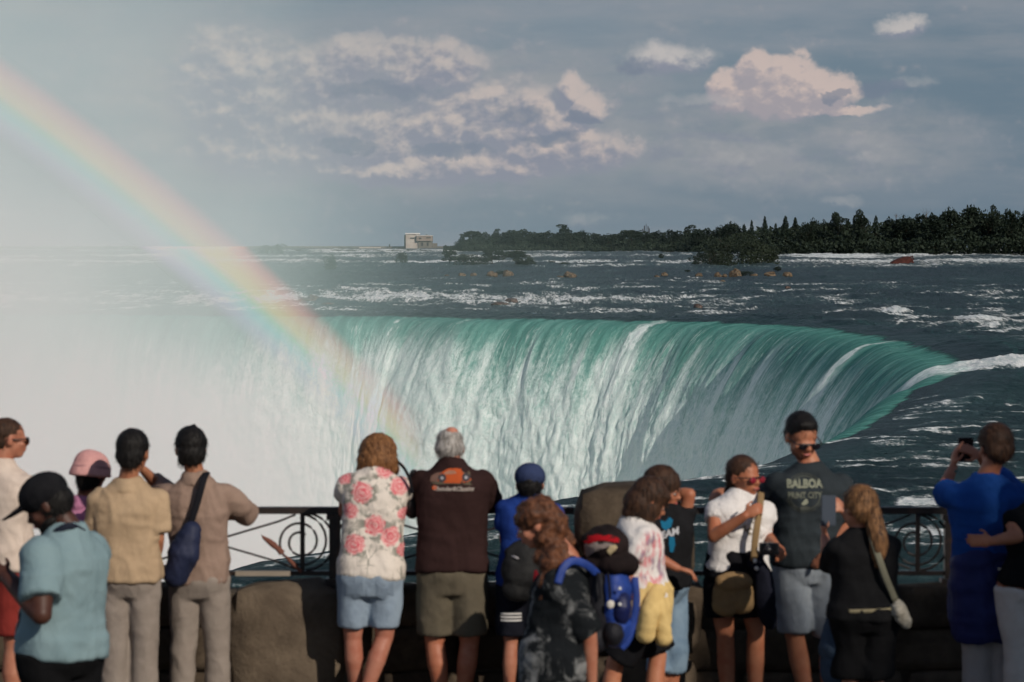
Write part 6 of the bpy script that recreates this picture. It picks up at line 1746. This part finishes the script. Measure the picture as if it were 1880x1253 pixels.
g.pbr(g.mix(pm * g.noise(oc, 32, 4, .6).ss(.48, .56), (0.74, 0.71, 0.69), (0.20, 0.17, 0.12)), .9, .08, g.bump(g.noise(g.vm('MULTIPLY', oc, (16, 16, 9)), 1, 5, .6, 1.2), .5, .03))
ws = p.shirt('t_shirt', m_wg, .42, .016, .12, 1.05, .014, amp=.007, seed=101, r0=.062, r1=.066)
p.obj('bust', [ell(p.C + p.ax1[1] * .085 + p.ax1[0] * q * .065 - p.up * .13, (.062, .058, .060)) for q in (-1, 1)], m_wg, .009, 4)
p.pants('shorts', cloth('black_short_cloth', (0.010, 0.010, 0.013)), .62, r0=.108, r1=.108, infl=.014, seed=102)
p.hair([p.hell(0, -.018, .034, .083, .094, .084), p.hell(0, -.055, -.01, .074, .055, .070), ell(p.p(1338, 905, .12), (.03, .04, .06))], M['brown_hair'], amp=.002); p.face(False, None, False)
p.glasses(m_rlens); p.shoe = m_plastic
e = empty('waist_sweater', p.p(1350, 1040)); tag(e, 'black sweater wrapped round the waist of the woman in the white T-shirt', 'sweater')
bobj(e, 'wrap', [rings([p.p(1352, 1062), p.p(1352, 1045), p.p(1352, 1022), p.p(1355, 1008)], [p.ax0] * 4, [(.185, .155), (.185, .15), (.165, .14), (.145, .13)], 20, 2.3)], cloth('black_knit', (0.010, 0.010, 0.013)), .010, folds(.010, 26))
bobj(e, 'sleeve', limb([p.p(1385, 1030, -.15), p.p(1400, 1060, -.18), p.p(1405, 1115, -.16), p.p(1415, 1140, -.14)], [.04, .05, .055, .04], 12, 3), cloth('black_knit_b', (0.012, 0.013, 0.022)), .010, folds(.010, 27))
hb = empty('tan_bag', p.p(1345, 1085, -.2)); tag(hb, 'tan crossbody bag at the hip of the woman in the white T-shirt', 'bag'); q = _B(); q.o = Vector(hb.location)
m_tanb = cloth('tan_canvas', (0.27, 0.175, 0.085), (0.22, 0.14, 0.07), 9)
bobj(hb, 'pouch', [ell(p.p(1345, 1090, -.20), (.115, .055, .105)), ell(p.p(1332, 1112, -.20), (.075, .05, .06)), ell(p.p(1360, 1108, -.20), (.075, .05, .06))], m_tanb, .010, folds(.007, 28))
bobj(hb, 'flap', [ell(p.p(1348, 1068, -.235), (.105, .035, .055))], m_tanb, .010, folds(.005, 29))
strap(q, [p.p(1384, 1030, -.20), p.p(1386, 995, -.22), p.p(1391, 960, -.215), p.p(1396, 925, -.155), p.p(1397, 905, -.04)], .019, 'strap', flat_mat('tan_webbing', (0.30, 0.20, 0.10)), hb)
for px, py in ((1389, 1044), (1386, 1030)): mesh_obj('buckle', [tuple(a - q.o) for a in ell(p.p(px, py, -.24), (.012, .006, .012))[0]], ell((0, 0, 0), (1, 1, 1))[1], m_metal, hb, smooth=True)
bo = empty('camera', p.p(1412, 1008, -.34)); tag(bo, 'black compact camera held low in the left hand of the woman in the white T-shirt', 'camera')
bobj(bo, 'camera_body', [(lambda v, f: ([Vector(a) + p.p(1412, 1008, -.36) for a in v], f))(*box_verts(-.055, .055, -.022, .022, -.034, .034))], m_plastic, .006, None, 2)
bobj(bo, 'lens_barrel', limb([p.p(1412, 1008, -.36), p.p(1410, 1010, -.44)], [.026, .024], 12, 1), m_plastic, .006)

# 13 --- tall man with printed grey tee
pb = p = Person('tall man in dark sunglasses and a charcoal T-shirt printed BALBOA', 16.3, 1.82, (0.43, 0.18, 0.10)).start(1480)
p.torso(p.p(1486, 884), p.p(1482, 1035), 176, 178, sw=.196, hw=.165, dep=.12, waist=.165); p.head(p.p(1472, 801), 160, 22, 0, 1.12)
p.arm(1, p.p(1402, 925, .12), p.p(1345, 905, .06), hd=Vector((-1, -.4, .12)), hup=Vector((0, -.4, 1)), curl=.6, th=1.05).arm(-1, p.p(1556, 960, .02), p.p(1528, 1010, -.15), hd=Vector((-.6, -.3, -.3)))
p.leg(1, p.p(1460, 1170), p.p(1486, 1330)).leg(-1, p.p(1524, 1175, .05), p.p(1520, 1330)); p.finish()
gt = p.shirt('t_shirt', cloth('charcoal_jersey', (0.032, 0.040, 0.046), (0.026, 0.033, 0.038), 6), .88, .020, -.02, 1.03, .012, amp=.010, seed=111, r0=.068, r1=.080)
p.pants('shorts', cloth('pale_denim_b', (0.30, 0.335, 0.375), (0.25, 0.285, 0.325), 10), .92, r0=.104, r1=.094, infl=.012, amp=.009, seed=112)
p.hair([p.hell(0, -.020, .036, .080, .096, .086), p.hell(0, -.055, -.005, .072, .055, .066), p.hell(0, .030, .080, .058, .045, .030)], M['black_hair'], amp=.003); p.face(False, None, False); p.glasses()
p.obj('stubble', [p.hell(0, .046, -.082, .040, .037, .030), p.hell(0, .026, -.066, .0605, .055, .034)], skin((0.20, 0.085, 0.05), 'stubbled_skin'), .007)
S = 16.15 / FPX; n_ = Vector((0, -1, 0)); o3 = p.p(1478, 905, -.15)
ink = flat_mat('print_sage', (0.30, 0.315, 0.235)); ink2 = flat_mat('print_sage_faded', (0.085, 0.092, 0.080))
def arc_band(cx, cy, r0, r1, a0, a1, n=18):
    A = [a0 + (a1 - a0) * i / n for i in range(n + 1)]
    return [(cx + r1 * math.cos(a), cy + r1 * math.sin(a)) for a in A], [(cx + r0 * math.cos(a), cy + r0 * math.sin(a)) for a in A]
def print_ring(garment, cx, cy, r0, r1, a0, a1, mat, name):
    oA, iA = arc_band(cx, cy, r0, r1, a0, a1); n = len(oA)
    w = project(garment, oA + iA, o3, XX_, UP, n_, .004)
    fs = [(i, i + 1, n + i + 1, n + i) for i in range(n - 1)]
    mesh_obj(name, [tuple(a - Vector(garment.parent.location)) for a in w], fs, mat, garment)
print_ring(gt, 0, 0, .088, .096, R(25), R(155), ink2, 'printed_ring'); print_ring(gt, 0, 0, .104, .108, R(20), R(160), ink2, 'printed_ring')
print_ring(gt, 0, -.005, .088, .096, R(200), R(340), ink2, 'printed_ring'); print_ring(gt, 0, -.005, .104, .108, R(195), R(345), ink2, 'printed_ring')
print_text(p, gt, 'BALBOA', .066, p.p(1478, 896, -.15), XX_, UP, n_, ink, 'lettering', 0, .0022, .82)
print_text(p, gt, 'PRINT CITY', .048, p.p(1478, 915, -.15), XX_, UP, n_, flat_mat('print_sage_mid', (0.19, 0.20, 0.155)), 'lettering', 0, .0012, .78)
print_shape(p, gt, [(-.022, -.065), (-.006, -.048), (.002, -.036), (.010, -.034), (.016, -.044), (.020, -.056), (.010, -.066), (-.008, -.072)], o3, XX_, UP, n_, ink, 'printed_hand')
print_shape(p, gt, [(-.030, -.082), (0, -.074), (.030, -.082), (.022, -.092), (0, -.096), (-.022, -.092)], o3, XX_, UP, n_, ink2, 'printed_badge')

# 14 --- woman with ponytail photographing the couple
p = Person('woman in black with a long streaked ponytail holding up a phone to the couple', 14.9, 1.56, (0.46, 0.21, 0.13), True).start(1590)
p.torso(p.p(1585, 1000), p.p(1588, 1130), -12, -6, sw=.165, hw=.165, dep=.115, waist=.14); p.head(p.p(1577, 932), -32, 6, 0, 1.02)
p.arm(-1, p.p(1520, 1040, .14), p.p(1514, 985, .36), hd=Vector((-.1, .25, 1)), hup=Vector((-1, 0, .2)), curl=.8, th=1.0).arm(1, p.p(1582, 985, .36), p.p(1550, 940, .42), hd=Vector((-.6, .1, .75)), hup=Vector((.4, -.6, .4)), curl=.5, th=.95)
p.leg(1, p.p(1606, 1230), p.p(1603, 1330)).leg(-1, p.p(1560, 1230), p.p(1560, 1330)); p.finish()
p.shirt('top', cloth('black_soft_jersey', (0.010, 0.010, 0.011), (0.014, 0.014, 0.015), 7), .88, .018, -.05, 1.05, .014, amp=.007, seed=121, r0=.064, r1=.064)
sk = p.pants('culottes', cloth('black_crepe', (0.009, 0.009, 0.010)), 1.10, r0=.120, r1=.118, r2=.112, infl=.02, amp=.010, seed=122)
p.raw('belt', rings([p.Pv + UP * .032, p.Pv + UP * .052], [p.ax0] * 2, [(.190, .155), (.190, .155)], 24, 2.5), flat_mat('pale_gold_belt', (0.34, 0.29, 0.18)))
pt_ = [p.hell(0, -.018, .032, .090, .102, .094), p.hell(0, -.06, -.01, .084, .062, .078)]
p.hair(pt_, M['streaked_hair'], amp=.003)
p.obj('ponytail', limb([p.hp(.02, -.11, -.02), p.p(1604, 955, -.08), p.p(1612, 985, -.12), p.p(1614, 1015, -.13), p.p(1610, 1040, -.12)], [.030, .048, .052, .045, .018], 14, 3), M['streaked_hair'], .008, 2, lambda co: .007 * fbm(co[:, 0] * 50 + co[:, 1] * 30, co[:, 2] * 9, 3, 6))
p.raw('hair_tie', p.hell(.02, -.108, -.02, .026, .020, .028), m_plastic)
p.phone(p.p(1521, 938, .33), Vector((1, .12, 0)), Vector((.02, 0, 1)), .040, .082, m_case, 'slate blue phone held upright by the woman with the ponytail', m_case)
hb = empty('shoulder_bag', p.p(1655, 1120, -.05)); tag(hb, 'small pale bag on an olive strap at the hip of the ponytailed woman', 'bag'); q = _B(); q.o = Vector(hb.location)
strap(q, [p.p(1600, 985, -.13), p.p(1612, 1020, -.17), p.p(1626, 1060, -.16), p.p(1644, 1103, -.12)], .017, 'strap', flat_mat('olive_webbing', (0.23, 0.22, 0.16)), hb)
bobj(hb, 'pouch', limb([p.p(1644, 1100, -.10), p.p(1652, 1120, -.12), p.p(1661, 1143, -.11)], [.016, .034, .030], 12, 3), cloth('cream_fringe', (0.50, 0.46, 0.38), (0.30, 0.27, 0.22), 30), .008, folds(.010, 33, 3))
jb = empty('denim_jacket', p.p(1550, 1185, .1)); tag(jb, 'dark denim jacket hanging at the left side of the woman with the ponytail', 'jacket')
bobj(jb, 'cloth', limb([p.p(1548, 1125, .06), p.p(1545, 1170, .08), p.p(1545, 1235, .08)], [.055, .095, .10], 14, 3), cloth('dark_denim', (0.05, 0.075, 0.115), (0.035, 0.055, 0.085), 8), .011, folds(.014, 34))

# 15 --- man in blue tee with phone, right
p = Person('man in a royal blue T-shirt holding a black phone up in both hands', 15.7, 1.75, (0.40, 0.16, 0.09)).start(1815)
p.torso(p.p(1812, 905), p.p(1808, 1060), -4, -2, sw=.20, hw=.165, dep=.12, waist=.155); p.head(p.p(1826, 820), -20, 6, 0, 1.03)
p.arm(-1, p.p(1730, 903, .14), p.p(1750, 858, .28), hd=Vector((.15, .15, 1)), hup=Vector((-1, -.2, 0)), curl=.35, th=1.0).arm(1, p.p(1822, 872, .44), p.p(1800, 838, .42), hd=Vector((-.8, -.1, .45)), hup=Vector((.5, -.6, .5)), curl=.35)
p.leg(1, p.p(1842, 1195), p.p(1842, 1330)).leg(-1, p.p(1795, 1195), p.p(1792, 1330)); p.finish()
p.shirt('t_shirt', cloth('royal_blue_jersey_b', (0.016, 0.075, 0.30), (0.013, 0.060, 0.25), 6), .78, .016, .10, 1.02, .008, amp=.009, seed=131, r0=.068, r1=.074)
p.pants('trousers', cloth('pale_trouser', (0.44, 0.40, 0.385), (0.38, 0.345, 0.33), 5), 1.98, r0=.105, r1=.085, r2=.072, seed=132)
p.hair([p.hell(0, -.018, .034, .090, .104, .094), p.hell(0, -.056, -.01, .084, .062, .080)], M['brown_hair'], amp=.004, fr=80)
p.phone(p.p(1773, 826, .46), Vector((1, .05, 0)), Vector((0, 0, 1)), .044, .070, None, 'black phone held up between both hands of the man in the royal blue T-shirt')
wb = rings([p.armL[1].lerp(p.armL[2], .80), p.armL[1].lerp(p.armL[2], .90)], [(XX_, YY_)] * 2, [(.036, .036)] * 2, 16, 2)
p.raw('wristband', wb, flat_mat('green_band', (0.10, 0.16, 0.13)))
e = empty('blue_jacket', p.p(1808, 1060)); tag(e, 'blue jacket tied round the waist of the man in the royal blue T-shirt', 'jacket')
m_bj = cloth('blue_shell_cloth', (0.020, 0.026, 0.115), (0.014, 0.020, 0.09), 6, .6, spec=.2)
bobj(e, 'wrap', [rings([p.p(1808, 1175), p.p(1808, 1120), p.p(1806, 1070), p.p(1806, 1030), p.p(1808, 1010)], [p.ax0] * 5, [(.165, .15), (.195, .17), (.185, .16), (.170, .148), (.155, .135)], 22, 2.4)], m_bj, .011, folds(.012, 35))
v, f = box_verts(-.022, .022, -.004, .004, -.007, .007); o = mesh_obj('label_patch', [tuple(Vector(a) + p.p(1840, 1045, -.19) - Vector(e.location)) for a in v], f, m_pale, e)

# 16 --- woman cut by the right edge
p = Person('woman at the right edge in a black top and white trousers', 15.45, 1.60, (0.43, 0.18, 0.10), True).start(1895)
p.torso(p.p(1905, 950), p.p(1888, 1085), -14, -6, sw=.165, hw=.165); p.head(p.p(1912, 888), -10, 4, 0, 1.0)
p.arm(-1, p.p(1868, 985, -.10), p.p(1822, 994, -.12), hd=Vector((-1, .1, .02)), hup=Vector((0, -1, .2)), curl=.25, th=1.1).arm(1, p.p(1965, 1010), p.p(1960, 1070, .1))
p.leg(-1, p.p(1868, 1190), p.p(1866, 1330)).leg(1, p.p(1915, 1190), p.p(1915, 1330)); p.finish()
p.shirt('top', cloth('black_ribbed_jersey', (0.010, 0.010, 0.011)), .30, .014, .06, 1.0, .010, seed=141, r0=.058, r1=.060)
p.pants('trousers', cloth('white_trouser', (0.66, 0.60, 0.55), (0.58, 0.52, 0.47), 5), 1.98, r0=.105, r1=.082, r2=.075, amp=.009, seed=142)
p.hair([p.hell(0, -.018, .032, .088, .100, .092), p.hell(0, -.05, -.04, .088, .065, .09)], M['brown_hair'], amp=.004)
